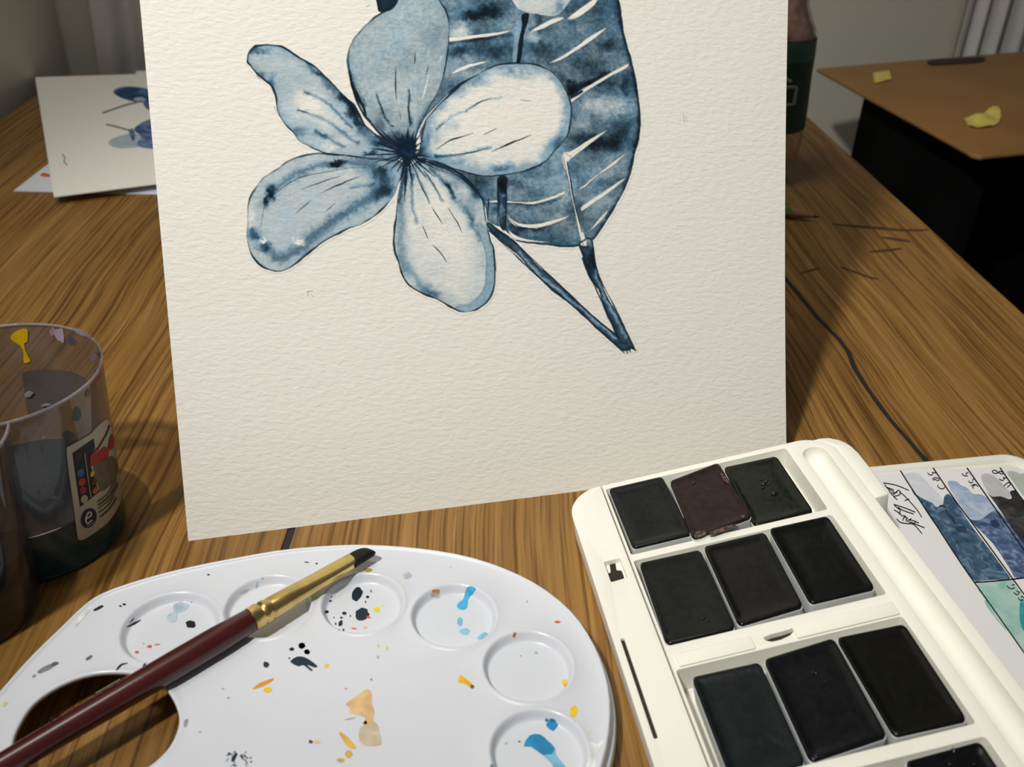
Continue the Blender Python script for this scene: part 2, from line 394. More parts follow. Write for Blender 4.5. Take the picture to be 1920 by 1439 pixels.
for pts, w in (([(1561, 420), (1600, 424), (1660, 429), (1700, 432), (1740, 431)], 5), ([(1652, 445), (1680, 449), (1708, 453)], 5), ([(1631, 472), (1660, 470), (1690, 466)], 5),
               ([(1575, 500), (1605, 511), (1630, 520), (1648, 524)], 4), ([(1500, 513), (1520, 507), (1536, 503)], 4)):
    p = smooth_open(pts, 5); ww = w * np.sin(np.linspace(0.25, math.pi - 0.35, len(p))) ** 0.6
    V, F = ribbon_vf(p, ww, tabhit(0.0001)); link_mesh('scratch', V, F, M_SCR, tab)

# ------------------------------------------------------------------ brown desk on the right
dk_l, dk_f = TABLE.hit([(1531, 130)])[0], TABLE.hit([(1838, 293)])[0]
ey = nrm(dk_l - dk_f); ex = np.array([ey[1], -ey[0], 0]); DL = Plane(dk_f, ex, ey); dlen = np.linalg.norm(dk_l - dk_f)
desk = thing('desk', 'plain brown desk in the back right corner with a black side', 'desk', (dk_f[0], dk_f[1], FLOOR_Z))
top = TABLE.hit([(1838 + 2, 293), (1822, 289), (1808, 280), (1531, 128), (1990, 90), (2000, 277), (1862, 290.5)], 0.0)
V, F = prism_vf(top[::-1] - (0, 0, 0.007), top[::-1]) if False else prism_vf(top - (0, 0, 0.0035), top); mod_bevel(link_mesh('desk_top', V, F, M_DESK, desk), 0.0012, 2)
V, F = box_vf(DL, 0.022, 0.035, 0.03, dlen - 0.055, FLOOR_Z, -0.0035); link_mesh('side_panel', V, F, M_BLACK, desk)
V, F = box_vf(DL, 0.20, 0.215, 0.06, dlen - 0.02, FLOOR_Z, -0.0035); link_mesh('side_panel', V, F, M_BLACK, desk)
V, F = box_vf(DL, 0.045, 0.20, dlen - 0.13, dlen - 0.115, FLOOR_Z, -0.0035); link_mesh('back_panel', V, F, M_BLACK, desk)
def flatpoly(name, px, z, th, m, parent=None, smooth=3):
    q = smooth_closed(px, smooth) if smooth else np.asarray(px, float)
    P = TABLE.hit(q, z); P = P[::-1]; V, F = prism_vf(P, P + np.array([0, 0, th])); return link_mesh(name, V, F, m, parent)
flatpoly('cable_slot', [(1742, 115), (1790, 112), (1842, 109), (1840, 117), (1790, 121), (1746, 123)], 0.0, 0.0015, M_HOLE_SHADE, desk)
M_YEL = mat('yellow_note_paper', (0.62, 0.50, 0.12), 0.8, 0.2, 0.1, 80)
def scrap(px, label, lift, seed):
    v, f = cdt(smooth_closed(px, 3) if len(px) > 4 else np.array(px, float), 5); P = TABLE.hit(v, 0.0); r = random.Random(seed)
    c = P.mean(0); P[:, 2] += 0.0006 + lift * np.abs(np.sin((P[:, 0] - c[0]) * 130 + seed) * np.cos((P[:, 1] - c[1]) * 90)) 
    f = [(a, c_, b) for a, b, c_ in f]; n = len(P); V = np.vstack([P, P - (0, 0, 0.0005)]); F = f + [tuple(i + n for i in t[::-1]) for t in f]
    return tag(link_mesh('paper_scrap', V, F, M_YEL, None, True), label, 'paper scrap', 'yellow paper scraps on the desk')
scrap([(1637, 137), (1667, 134), (1671, 150), (1640, 158)], 'small square yellow paper scrap near the back of the desk', 0.0008, 1)
scrap([(1806, 226), (1830, 222), (1846, 212), (1858, 208), (1874, 212), (1872, 232), (1852, 240), (1822, 240)], 'crumpled yellow paper scrap near the front corner of the desk', 0.004, 2)

# ================================================================== the flower painting
pl, pr = TABLE.hit([(353, 1015), (1473, 872)])
e1 = nrm(pr - pl); e2 = -nrm(ray([(1402, 12710)])[0])
PT = Plane(pl, e1, e2)                                   # sheet leans back; PT.n points to the camera side
if PT.n[1] > 0: PT.n = -PT.n
pw = float(np.linalg.norm(pr - pl)); PHT = 0.297
painting = thing('flower_painting', 'large watercolour sheet painted with a blue five-petal flower and leaf', 'painting', tuple(((pl + pr) / 2).tolist()))
# right side bows very slightly, as in the photograph
def paper_edge_r(v): return pw - 0.0012 * math.sin(math.pi * min(v / 0.19, 1.0)) + 0.0004
skew = float(np.dot(e2, PT.ex) / np.dot(e2, PT.ey))          # the sheet is cut very slightly out of square
nv = 40; lo = [(v * skew, v) for v in np.linspace(0, PHT, nv)]; hi = [(paper_edge_r(v) + v * skew, v) for v in np.linspace(0, PHT, nv)]
fr = np.linspace(0, 1, 9); rows = []
for a, b in zip(lo, hi): rows.append(np.array([(a[0] + (b[0] - a[0]) * t, a[1]) for t in fr]))
front = [PT.at(r, 0.0) for r in rows]; back = [PT.at(r, -0.0005) for r in rows]
Vf, Ff = loft_vf(front, False, False, False); Vb, Fb = loft_vf(back, False, False, False)
nF = len(Vf); nc = len(fr); F = list(Ff) + [tuple(i + nF for i in f[::-1]) for f in Fb]
bd = list(range(nc)) + [k * nc + nc - 1 for k in range(1, nv)] + [(nv - 1) * nc + i for i in range(nc - 2, -1, -1)] + [k * nc for k in range(nv - 2, 0, -1)]
F += [(bd[i], bd[(i + 1) % len(bd)], nF + bd[(i + 1) % len(bd)], nF + bd[i]) for i in range(len(bd))]
link_mesh('paper_sheet', np.vstack([Vf, Vb]), F, M_PAPER, painting)

# ---- watercolour washes, mixed on a fine lattice over the sheet
GS = 1.35
gx = np.arange(452, 1222, GS); gy = np.arange(-232, 676, GS)
GX, GY = np.meshgrid(gx, gy); SH = GX.shape
ART = np.ones(SH + (3,)) * PAPER_T; RID = np.full(SH, -1); COV = np.zeros(SH)
def vnoise(x, y, s, seed):
    r = np.random.default_rng(seed); T = r.random((257, 257)); T[256] = T[0]; T[:, 256] = T[:, 0]
    u, v = x / s + 1000.37, y / s + 1000.71; i, j = np.floor(u).astype(int), np.floor(v).astype(int); a, b = u - i, v - j
    a = a * a * (3 - 2 * a); b = b * b * (3 - 2 * b); i %= 256; j %= 256
    return (T[j, i] * (1 - a) + T[j, i + 1] * a) * (1 - b) + (T[j + 1, i] * (1 - a) + T[j + 1, i + 1] * a) * b
def fbm(x, y, s, seed, o=4):
    t = 0; w = 0; k = 1.0
    for q in range(o): t = t + k * (vnoise(x, y, s / 2 ** q, seed + q) - 0.5); w += k; k *= 0.6
    return t / w * 2
LUTD = np.array([0, .12, .30, .50, .70, .90, 1.10, 1.45])
LUTB = np.array([PAPER_T, (206, 211, 206), (172, 191, 198), (120, 155, 176), (65, 105, 131), (30, 59, 80), (15, 32, 44), (7, 14, 20)], float)
LUTG = np.array([PAPER_T, (208, 209, 201), (170, 178, 177), (128, 143, 148), (80, 98, 106), (40, 54, 62), (16, 27, 34), (7, 11, 15)], float)
def ss(a, b, x): t = np.clip((x - a) / (b - a), 0, 1); return t * t * (3 - 2 * t)
def wash(rid, poly, base, edge=0.12, ew=3.0, noise=0.12, ns=28, grey=0.3, blobs=(), streaks=(), core=None, seed=1, gran=0.05, blank=False, inner=None):
    poly = smooth_closed(poly, 4); lo, hi = poly.min(0) - 8, poly.max(0) + 8
    m = (GX >= lo[0]) & (GX <= hi[0]) & (GY >= lo[1]) & (GY <= hi[1]); x, y = GX[m], GY[m]; P = np.c_[x, y]
    wob = np.c_[fbm(x, y, 9, seed + 90, 2), fbm(x, y, 9, seed + 95, 2)] * 0.9
    d = segdist(P + wob, poly); d = np.where(inpoly(P + wob, poly), d, -d)
    if blank: D = np.zeros(len(x))
    else:
        wx = x + 9 * fbm(x, y, 20, seed + 50, 4) + 4 * fbm(x, y, 6, seed + 52, 2); wy = y + 9 * fbm(x, y, 20, seed + 60, 4) + 4 * fbm(x, y, 6, seed + 62, 2)
        D = base + edge * np.exp(-np.maximum(d, 0) / ew) + noise * fbm(x, y, ns, seed, 4) + gran * fbm(x, y, 5, seed + 30, 2)
        if inner: D = D - inner[2] * ss(inner[0], inner[1], d + 13 * fbm(x, y, 26, seed + 44, 4) + 4 * fbm(x, y, 7, seed + 46, 2))
        for bx, by, rx, ry, st in blobs: D = D + st * np.exp(-(((wx - bx) / rx) ** 2 + ((wy - by) / ry) ** 2) ** 1.3)
        Q = np.c_[wx, wy]; Q2 = np.c_[(x + wx) / 2, (y + wy) / 2]
        for pts, w, st in streaks: D = D + st * np.exp(-(segdist(Q if w > 6 else Q2, smooth_open(pts, 4), False) / w) ** 2)
        if core: D = D + core[3] * np.exp(-np.hypot(x - core[0], y - core[1]) / core[2])
    D = np.clip(D, 0, 1.45); g = np.clip(grey + 0.5 * fbm(x, y, 40, seed + 70, 3), 0, 1)[:, None]
    cb = np.stack([np.interp(D, LUTD, LUTB[:, k]) for k in range(3)], 1); cg = np.stack([np.interp(D, LUTD, LUTG[:, k]) for k in range(3)], 1)
    col = cb * (1 - g) + cg * g; a = ss(-0.9, 0.9, d)[:, None]
    A = ART[m]; ART[m] = A * (1 - a) + col * a
    R = RID[m]; R[d > -4.2] = rid; RID[m] = R
    cv = COV[m]; COV[m] = np.maximum(cv, (d > -4.2))
def stroke(pts, w, col=(14, 28, 40), alpha=0.95, taper=0.0, sm=4, rough=0.35, soft=0.8):
    p = smooth_open(pts, sm); lo, hi = p.min(0) - w - 5, p.max(0) + w + 5
    m = (GX >= lo[0]) & (GX <= hi[0]) & (GY >= lo[1]) & (GY <= hi[1]); x, y = GX[m], GY[m]; P = np.c_[x, y]
    P = P + np.c_[fbm(x, y, 14, 5, 2), fbm(x, y, 14, 6, 2)] * 0.8
    d = segdist(P, p, False); ww = w / 2 * (1 + rough * 2 * fbm(x, y, 26, 11, 2))
    if taper:
        L = np.r_[0, np.cumsum(np.linalg.norm(np.diff(p, axis=0), axis=1))]; i = np.argmin(((P[:, None, :] - p[None]) ** 2).sum(2), axis=1)
        t = L[i] / L[-1]; ww = ww * (1 - taper * np.abs(2 * t - 1) ** 1.5 if taper <= 1 else (1 - (taper - 1) * t))
    a = (alpha * (1 - ss(ww - soft, ww + soft, d)))[:, None]
    ART[m] = ART[m] * (1 - a) + np.array(col, float) * a
R1 = lambda p: crop(440, 0, 4.569, p)
R2 = lambda p: crop(800, 0, 4.569, p)
R3 = lambda p: crop(440, 260, 4.233, p)
R4 = lambda p: crop(700, 260, 3.427, p)
CEN = (765, 288)
leaf = R2([(60, -150), (130, -420), (300, -650), (650, -900), (950, -980), (1250, -820), (1450, -520), (1580, -220), (1640, 0), (1660, 100), (1680, 250), (1720, 400), (1760, 560), (1790, 680), (1815, 850), (1825, 1000), (1830, 1070), (1815, 1180), (1790, 1290)]) + \
    R4([(1705, 0), (1680, 100), (1650, 225), (1600, 350), (1540, 460), (1470, 570), (1412, 650), (1380, 640), (1330, 670), (1310, 690), (1200, 692), (1080, 680), (980, 668), (920, 655), (870, 610), (820, 570), (740, 530), (715, 430), (640, 330), (420, 180), (300, 0), (330, -300), (400, -700)])
wash(5, leaf, 0.64, 0.14, 4, 0.24, 48, 0.55, [
    (900, 95, 52, 20, .12), (885, 142, 50, 14, -.16), (1080, 78, 60, 20, -.06), (1115, 128, 44, 18, .12), (1130, 200, 44, 26, -.20), (1160, 205, 22, 20, -.1), (1135, 268, 40, 18, .22), (1140, 325, 36, 14, -.12), (1120, 378, 30, 14, -.18), (985, 340, 60, 20, -.10), (1010, 400, 60, 10, .05), (1020, 440, 50, 10, -.12), (860, 60, 20, 16, -.24), (1060, 345, 20, 30, -.08),
    (893, 28, 22, 10, .55), (925, 22, 22, 14, .5), (870, 55, 16, 18, -.28), (935, 95, 26, 14, .22), (860, 95, 14, 12, .25), (1005, 88, 20, 14, .28), (1000, 70, 14, 10, -.2),
    (1100, 60, 40, 16, -.06), (1140, 85, 20, 12, .28), (1100, 122, 26, 14, .16), (1075, 166, 10, 12, .6), (1110, 156, 30, 6, .35), (1150, 130, 16, 10, -.1), (1110, 200, 24, 18, -.22), (1150, 190, 20, 14, -.12),
    (1175, 160, 10, 24, .22), (1120, 270, 30, 12, .34), (1165, 235, 22, 18, .2), (1160, 265, 16, 20, .15), (1000, 330, 30, 14, -.02), (960, 345, 20, 10, .22), (905, 345, 16, 10, .1), (935, 392, 14, 10, .32),
    (985, 385, 24, 8, .1), (1000, 430, 30, 10, .16), (960, 440, 18, 8, .25), (1050, 420, 16, 16, -.16), (1060, 380, 12, 20, -.16), (1130, 345, 20, 10, .12), (1110, 400, 16, 14, -.12), (1160, 340, 12, 20, .12),
    (840, 130, 20, 14, -.14), (870, 112, 40, 8, -.16), (1195, 300, 8, 40, .3), (1012, 40, 8, 20, .25), (1130, 20, 30, 10, .06), (1060, 40, 40, 14, -.06), (1090, 235, 16, 20, -.3), (1085, 255, 14, 10, .2)],
    [(R2([(1640, 0), (1680, 250), (1760, 560), (1820, 900), (1825, 1070), (1790, 1290)]), 5, .3), (R4([(1680, 100), (1600, 350), (1470, 570), (1410, 650)]), 4, .25),
     (R2([(1240, 800), (1420, 690), (1560, 620)]), 4, .35), (R2([(880, 260), (1050, 200)]), 3, .2), (R4([(870, 420), (1050, 420), (1200, 380)]), 4, .2), (R4([(880, 560), (1000, 585), (1200, 540)]), 4, .2),
     (R2([(200, 360), (500, 330), (720, 290)]), 4, .28)], seed=3, gran=0.12)
for v in (R2([(190, 320), (400, 300), (560, 280), (700, 258), (742, 225), (700, 275), (560, 310), (400, 330), (200, 357)]),
          R2([(200, 640), (260, 590), (380, 545), (515, 525), (480, 548), (380, 575), (290, 612)]), R2([(885, 275), (960, 220), (1080, 160), (1165, 145), (1160, 168), (1060, 215), (960, 260)]),
          R2([(1205, 155), (1290, 90), (1400, 10), (1480, -50), (1440, 40), (1330, 130), (1250, 165)]), R2([(1045, 542), (1120, 500), (1250, 420), (1400, 310), (1542, 232), (1500, 280), (1380, 372), (1250, 455), (1150, 517)]),
          R2([(1240, 840), (1330, 770), (1480, 680), (1600, 610), (1722, 545), (1715, 582), (1600, 642), (1450, 732), (1330, 812), (1240, 880)]),
          R2([(1160, 1320), (1250, 1288), (1400, 1190), (1552, 1110), (1480, 1172), (1380, 1250), (1260, 1345), (1210, 1390), (1205, 1450), (1180, 1450)]),
          R4([(1215, 102), (1245, 100), (1272, 128), (1250, 155), (1265, 250), (1290, 400), (1320, 520), (1350, 600), (1372, 690), (1352, 690), (1325, 630), (1300, 500), (1265, 330), (1235, 180)]),
          R4([(1310, 332), (1400, 260), (1500, 180), (1590, 115), (1632, 85), (1560, 162), (1450, 232), (1360, 310)]), R4([(1335, 462), (1340, 435), (1450, 360), (1570, 280), (1622, 250), (1560, 312), (1450, 392), (1350, 460)]),
          R4([(1380, 602), (1430, 540), (1512, 450), (1480, 512), (1420, 570)]), R4([(725, 402), (800, 396), (870, 400), (950, 407), (1050, 400), (1150, 370), (1232, 335), (1225, 360), (1130, 396), (1030, 422), (900, 414), (760, 412)]),
          R4([(855, 490), (930, 540), (1040, 550), (1150, 525), (1262, 495), (1200, 532), (1080, 572), (990, 574), (900, 552)]), R4([(866, 588), (930, 630), (1020, 652), (1140, 668), (1000, 664), (900, 645)])):
    wash(5, v, 0, blank=True); stroke(list(v) + [v[0]], 1.1, (30, 50, 62), 0.55, sm=2)
# second flower whose lower petal enters at the top edge, and the dark leaf tip left of the top petal
wash(7, R2([(690, -60), (730, 0), (790, 75), (870, 108), (960, 122), (1050, 140), (1120, 130), (1190, 60), (1230, -60), (960, -200)]), 0.2, 0.1, 4, 0.08, 24, 0.5, [(990, 6, 24, 12, -.02), (1050, 12, 10, 18, .3), (968, 14, 8, 20, -.2)], seed=21)
wash(10, R2([(600, -620), (760, -700), (900, -560), (960, -360), (955, -220), (860, -240), (720, -400)]), 0.3, 0.14, 4, 0.1, 26, 0.4, [(985, -90, 16, 20, -.15)], seed=24)
wash(11, R2([(1010, -230), (1060, -420), (1220, -560), (1380, -520), (1360, -380), (1220, -260), (1090, -180)]), 0.28, 0.14, 4, 0.1, 26, 0.4, [(1070, -90, 20, 14, -.15)], seed=25)
wash(9, R1([(1215, -120), (1225, 60), (1255, 105), (1360, 70), (1410, 0), (1440, -120)]), 1.02, 0.1, 3, 0.1, seed=22)
# petals
p2 = R1([(1540, -220), (1430, -60), (1395, 10), (1350, 72), (1240, 122), (1120, 220), (1050, 300), (992, 390), (966, 480), (970, 560), (985, 650), (1005, 740), (1035, 840), (1075, 925), (1120, 1000), (1200, 1105), (1300, 1190), (1420, 1270), (1530, 1270),
         (1555, 1160), (1592, 1060), (1645, 960), (1702, 860), (1752, 760), (1792, 640), (1817, 500), (1832, 380), (1837, 220), (1815, 110), (1765, 20), (1690, -120)])
wash(1, p2, 0.34, 0.10, 5, 0.10, 40, 0.62, [(700, 60, 30, 26, -.03), (812, 70, 24, 30, .10), (770, 110, 20, 20, .07), (720, 215, 20, 16, .18), (712, 235, 10, 10, .25), (745, 170, 40, 26, -.05), (775, 200, 14, 30, -.06), (735, 262, 30, 14, .35)],
     [(R1([(1000, 650), (1040, 780), (1110, 900)]), 5, .3), (R1([(1215, 800), (1280, 980), (1360, 1080)]), 2.2, .35), (R1([(1500, 760), (1495, 900), (1505, 1080)]), 2.4, .4), (R1([(1680, 880), (1580, 1080)]), 6, .2)], (765, 282, 20, .95), seed=31, gran=0.09)
p1 = R1([(180, 395), (270, 385), (380, 395), (460, 430), (560, 500), (680, 570), (780, 660), (880, 760), (970, 850), (1030, 910), (1070, 990), (1110, 1060), (1180, 1130), (1260, 1200), (1340, 1250), (1420, 1310), (1400, 1370),
         (1280, 1370), (1130, 1358), (950, 1333), (800, 1318), (700, 1285), (620, 1245), (560, 1215), (500, 1130), (430, 1060), (390, 1000), (365, 930), (355, 830), (320, 740), (260, 690), (180, 620), (130, 560), (110, 530), (115, 470), (140, 430)])
wash(0, p1, 0.30, 0.22, 4.5, 0.08, 30, 0.45, [(585, 198, 34, 26, -.30), (620, 232, 30, 16, -.16), (640, 262, 30, 8, -.12), (530, 120, 20, 16, -.05), (655, 200, 10, 26, .3), (685, 245, 12, 14, .35), (705, 262, 14, 10, .35), (560, 178, 10, 14, -.1), (610, 160, 12, 10, .0), (640, 186, 15, 11, .42), (662, 208, 12, 12, .5), (672, 226, 10, 10, .4), (598, 140, 14, 8, .25), (485, 96, 20, 5, .35), (490, 138, 10, 8, .28),
     (510, 150, 5, 14, .3), (605, 255, 20, 6, .2), (560, 248, 18, 8, .28), (620, 278, 16, 5, -.2), (695, 285, 12, 4, .55), (720, 270, 18, 10, .3)],
     [(R1([(600, 790), (700, 830), (800, 890), (900, 990), (1000, 1090)]), 3.2, .33), (R1([(540, 945), (680, 985), (830, 1060), (950, 1160), (1060, 1230)]), 3.2, .33), (R1([(700, 1130), (830, 1190), (930, 1262)]), 3.4, .34), (R1([(640, 560), (780, 690), (900, 800), (1010, 930), (1090, 1060)]), 7, .3)], (765, 288, 22, 1.0), seed=41)
p5 = R3([(1330, 200), (1280, 170), (1000, 145), (800, 125), (640, 120), (530, 140), (420, 180), (330, 250), (230, 310), (160, 400), (120, 480), (105, 560), (105, 680), (95, 760), (110, 850), (140, 930), (200, 1000), (270, 1040), (350, 1055), (420, 1035), (500, 980),
         (600, 895), (700, 820), (800, 765), (900, 715), (1000, 680), (1100, 620), (1200, 530), (1270, 440), (1300, 350), (1340, 270)])
wash(4, p5, 0.27, 0.12, 3.5, 0.06, 40, 0.45, [(690, 300, 26, 8, .25), (690, 325, 30, 10, .15), (725, 345, 14, 26, .25), (630, 306, 13, 6, .75), (508, 362, 9, 14, .6), (497, 380, 5, 10, .5), (478, 440, 12, 12, .55), (496, 463, 14, 8, .5), (494, 452, 5, 3, -.7), (563, 455, 13, 5, -.45), (470, 410, 8, 26, -.2), (500, 478, 14, 10, -.18), (705, 355, 16, 18, .25), (585, 375, 40, 30, -.02), (660, 330, 30, 10, -.12), (715, 330, 16, 14, .35)],
     [([(720, 318), (640, 306), (590, 312), (545, 336), (512, 360), (496, 385)], 8, .34), ([(722, 356), (690, 376), (645, 400), (610, 428), (580, 452), (556, 472), (525, 482), (502, 474)], 11, .40), ([(700, 345), (660, 352)], 3, .25)], (768, 292, 20, 1.0), seed=51)
p3 = R2([(-60, 1280), (0, 1010), (100, 885), (200, 785), (330, 692), (450, 630), (560, 572), (680, 547), (780, 541), (900, 549), (980, 571), (1060, 611), (1120, 662), (1180, 750), (1220, 840), (1238, 940), (1230, 1060), (1210, 1150), (1160, 1225), (1090, 1300), (1030, 1370), (960, 1422)]) + \
    R4([(1080, 165), (1000, 197), (900, 224), (800, 237), (700, 240), (600, 217), (500, 187), (420, 152), (330, 132), (280, 100)])
wash(2, p3, 0.40, 0.06, 5, 0.08, 30, 0.25, [(960, 226, 90, 34, -.2), (1015, 195, 34, 34, -.2), (900, 190, 40, 16, -.1), (1050, 270, 20, 16, .32), (1055, 210, 12, 40, .12), (900, 155, 22, 10, .3), (965, 140, 40, 8, .25), (860, 175, 24, 10, .12), (850, 235, 16, 8, .18), (935, 312, 26, 6, .3), (870, 300, 22, 8, .18), (815, 255, 12, 14, .2)],
     [(R2([(80, 1110), (200, 1010), (340, 940)]), 3, .3), (R2([(90, 1340), (300, 1320), (540, 1268)]), 3, .42), (R2([(340, 940), (470, 870), (640, 830)]), 3, .3)], (778, 288, 17, 1.05), seed=61, inner=(5, 26, .36))
p4 = R4([(200, 215), (175, 280), (157, 380), (150, 480), (137, 560), (130, 650), (140, 730), (160, 790), (180, 860), (210, 920), (260, 965), (330, 1000), (400, 1030), (460, 1060), (520, 1095), (570, 1113), (620, 1112), (680, 1090), (730, 1050), (765, 990), (780, 920),
         (780, 800), (770, 700), (750, 650), (730, 560), (712, 450), (700, 390), (650, 330), (590, 270), (500, 215), (400, 165), (300, 140)])
wash(3, p4, 0.24, 0.08, 4, 0.06, 40, 0.5, [(850, 460, 40, 60, -.1), (820, 380, 20, 40, -.12), (800, 440, 26, 60, -.06), (775, 400, 12, 40, -.08), (830, 540, 26, 14, -.08), (770, 530, 10, 12, -.1), (808, 550, 26, 14, .22), (885, 390, 14, 40, .28), (895, 360, 14, 20, .1), (850, 345, 16, 10, .2)],
     [(R4([(180, 430), (175, 560), (185, 700), (220, 830), (300, 930), (400, 990)]), 9, .26), (R4([(480, 300), (540, 390), (600, 480), (650, 560), (690, 640)]), 7, .34),
      (R4([(250, 230), (240, 330), (260, 460), (280, 540)]), 3, .4), (R4([(275, 230), (330, 340), (365, 410)]), 2.4, .4), (R4([(330, 220), (400, 320), (445, 400)]), 2.6, .38), (R4([(370, 200), (460, 280), (530, 370)]), 4, .4), (R4([(200, 240), (170, 400)]), 5, .45), (R4([(370, 170), (560, 260), (680, 380)]), 5, .35)], (762, 296, 17, 1.2), seed=71, inner=(10, 34, .10))
wash(3, R4([(735, 600), (762, 680), (780, 800), (780, 920), (765, 990), (730, 1050), (680, 1090), (620, 1112), (570, 1113), (525, 1095), (552, 1066), (612, 1062), (680, 1012), (712, 955), (722, 890), (726, 790), (722, 735), (692, 640), (668, 570), (690, 540)]), 0.42, 0.10, 2.0, 0.10, 26, 0.35, [(884, 430, 10, 20, .08)], seed=73)
stroke(R4([(660, 560), (692, 640), (722, 735), (726, 790), (722, 890), (712, 955), (680, 1012), (612, 1062)]), 1.2, (84, 128, 156), 0.6)
# stems
wash(6, R4([(735, 535), (800, 580), (900, 650), (950, 700), (1050, 810), (1180, 920), (1300, 1040), (1450, 1170), (1560, 1258), (1610, 1290), (1665, 1345), (1600, 1368), (1560, 1330), (1430, 1220), (1300, 1090), (1150, 980), (1020, 850), (930, 750), (830, 670), (745, 592)]),
     0.80, 0.28, 2.2, 0.12, 20, 0.4, [(930, 440, 14, 10, .2)], [(R4([(940, 730), (1040, 850), (1180, 970), (1330, 1090), (1480, 1215), (1560, 1290)]), 3, -.34)], seed=81)
wash(6, R4([(1322, 690), (1360, 780), (1400, 900), (1440, 960), (1480, 1070), (1530, 1180), (1572, 1290), (1630, 1330), (1682, 1358), (1640, 1270), (1580, 1140), (1500, 1010), (1450, 880), (1420, 760), (1408, 655), (1375, 640), (1372, 690)]),
     0.80, 0.28, 2.2, 0.12, 20, 0.4, [(1112, 490, 10, 24, .3), (1100, 455, 12, 8, -.4)], [(R4([(1430, 850), (1480, 1000), (1560, 1150), (1620, 1280)]), 3, -.3)], seed=83)
wash(6, R4([(798, 255), (860, 250), (858, 350), (852, 575), (815, 560), (800, 400)]), 0.9, 0.2, 2.5, 0.15, 16, 0.5, [(941, 346, 9, 10, .5), (940, 400, 4, 22, -.25), (942, 366, 9, 4, -.3)], seed=85)
wash(5, R2([(810, 130), (868, 112), (872, 170), (835, 300), (805, 525), (768, 525), (788, 350), (815, 220)]), 1.2, 0.1, 2, 0.1, seed=87)
wash(5, R2([(760, 200), (800, 170), (812, 220), (790, 350), (768, 525), (735, 540), (745, 400)]), 0.45, 0.1, 3, 0.1, seed=88)
# ink lines
INK = (16, 32, 44)
for p, w in ((p1, 2.4), (p2, 2.3), (p3, 2.2), (p4, 2.3), (p5, 2.6)):
    stroke(list(p) + [p[0]], w, INK, 0.9, rough=0.6)
stroke(leaf[1:33], 2.4, INK, 0.85, rough=0.6)
stroke(R1([(990, 600), (1005, 720), (1050, 830), (1100, 910), (1130, 1000)]), 6.5, (10, 22, 32), 0.95, 0.8); stroke(R1([(985, 300 + 130), (975, 520), (990, 640)]), 4, (24, 60, 84), 0.7, 0.7)
stroke(R1([(1230, 0), (1235, 70), (1260, 100)]), 3, INK); stroke(R1([(1140, 1010), (1240, 1140), (1380, 1250)]), 5, (14, 36, 58), 0.85, 0.6)
stroke(R1([(190, 640), (260, 760), (320, 880), (385, 1000)]), 1.3, (110, 100, 90), 0.7); stroke(R1([(1545, 1255), (1580, 1130), (1640, 1010), (1760, 880), (1830, 800)]), 3.4, (214, 216, 210), 0.9, 0.7); stroke(R2([(0, 1020), (100, 905), (210, 800), (330, 700), (450, 640)]), 3.6, INK, 0.9, 0.7)
for q, w in ((R1([(1545, 460), (1538, 560)]), 2), (R1([(1380, 570), (1378, 710), (1385, 860)]), 2), (R1([(1660, 575), (1640, 640)]), 2.6), (R1([(1500, 770), (1490, 900), (1505, 1080)]), 2), (R1([(1215, 790), (1280, 980), (1340, 1060)]), 1.8), (R1([(1415, 950), (1425, 1030)]), 1.4),
             (R2([(80, 1112), (150, 1050)]), 2.4), (R2([(85, 1275), (200, 1205), (330, 1165), (400, 1140)]), 2.2), (R2([(490, 1158), (605, 1098)]), 2.2), (R2([(560, 1298), (740, 1220), (890, 1158)]), 3.6), (R2([(340, 945), (470, 870), (560, 840)]), 2), (R2([(110, 1345), (360, 1310), (560, 1262)]), 2.2), (R2([(800, 858), (890, 865)]), 0.9),
             (R3([(525, 405), (620, 370), (840, 295)]), 1.6), (R3([(670, 440), (820, 370), (1005, 295)]), 1.9), (R3([(480, 600), (605, 490)]), 1.9), (R3([(720, 580), (800, 515)]), 1.4), (R3([(205, 700), (250, 520), (380, 390), (520, 310), (700, 270), (900, 235), (1100, 230)]), 1.1),
             (R4([(375, 440), (445, 550)]), 1.8), (R4([(480, 445), (540, 540), (570, 605)]), 2), (R4([(315, 560), (352, 645)]), 2), (R4([(383, 683), (440, 745), (470, 795)]), 2.4), (R4([(275, 235), (320, 330), (360, 410)]), 1.6), (R4([(340, 225), (400, 320), (447, 400)]), 1.6),
             (R1([(535, 943), (640, 970)]), 1.6), (R1([(595, 790), (660, 815)]), 1.8)):
    stroke(q, w, (20, 32, 38), 0.9, 0.75)
stroke(R1([(1660, 650), (1640, 740), (1605, 850)]), 4, (224, 222, 212), 0.95, 0.6); stroke(R1([(1770, 480), (1765, 520)]), 1.4, (224, 222, 212), 0.8)
for q, w in ((R4([(735, 540), (840, 620), (950, 705), (1180, 925), (1450, 1175), (1640, 1320)]), 2.2), (R4([(742, 592), (830, 672), (1020, 852), (1300, 1092), (1560, 1332), (1600, 1368)]), 2.6), (R4([(1325, 690), (1400, 900), (1480, 1075), (1572, 1285)]), 3.4), (R4([(1408, 655), (1450, 880), (1580, 1140), (1682, 1356)]), 2), (R4([(1345, 770), (1400, 900), (1440, 960)]), 6),
             (R4([(855, 490), (930, 560), (1040, 580)]), 1.5), (R4([(740, 390), (735, 530)]), 3), (R4([(800, 255), (800, 560)]), 1.8), (R4([(858, 255), (852, 575)]), 1.6), (R4([(330, 130), (520, 205), (640, 300), (705, 390)]), 4.5), (R4([(1245, 150), (1300, 450), (1340, 600)]), 2), (R2([(1240, 835), (1330, 785)]), 5)):
    stroke(q, w, INK, 0.9, 0.3)
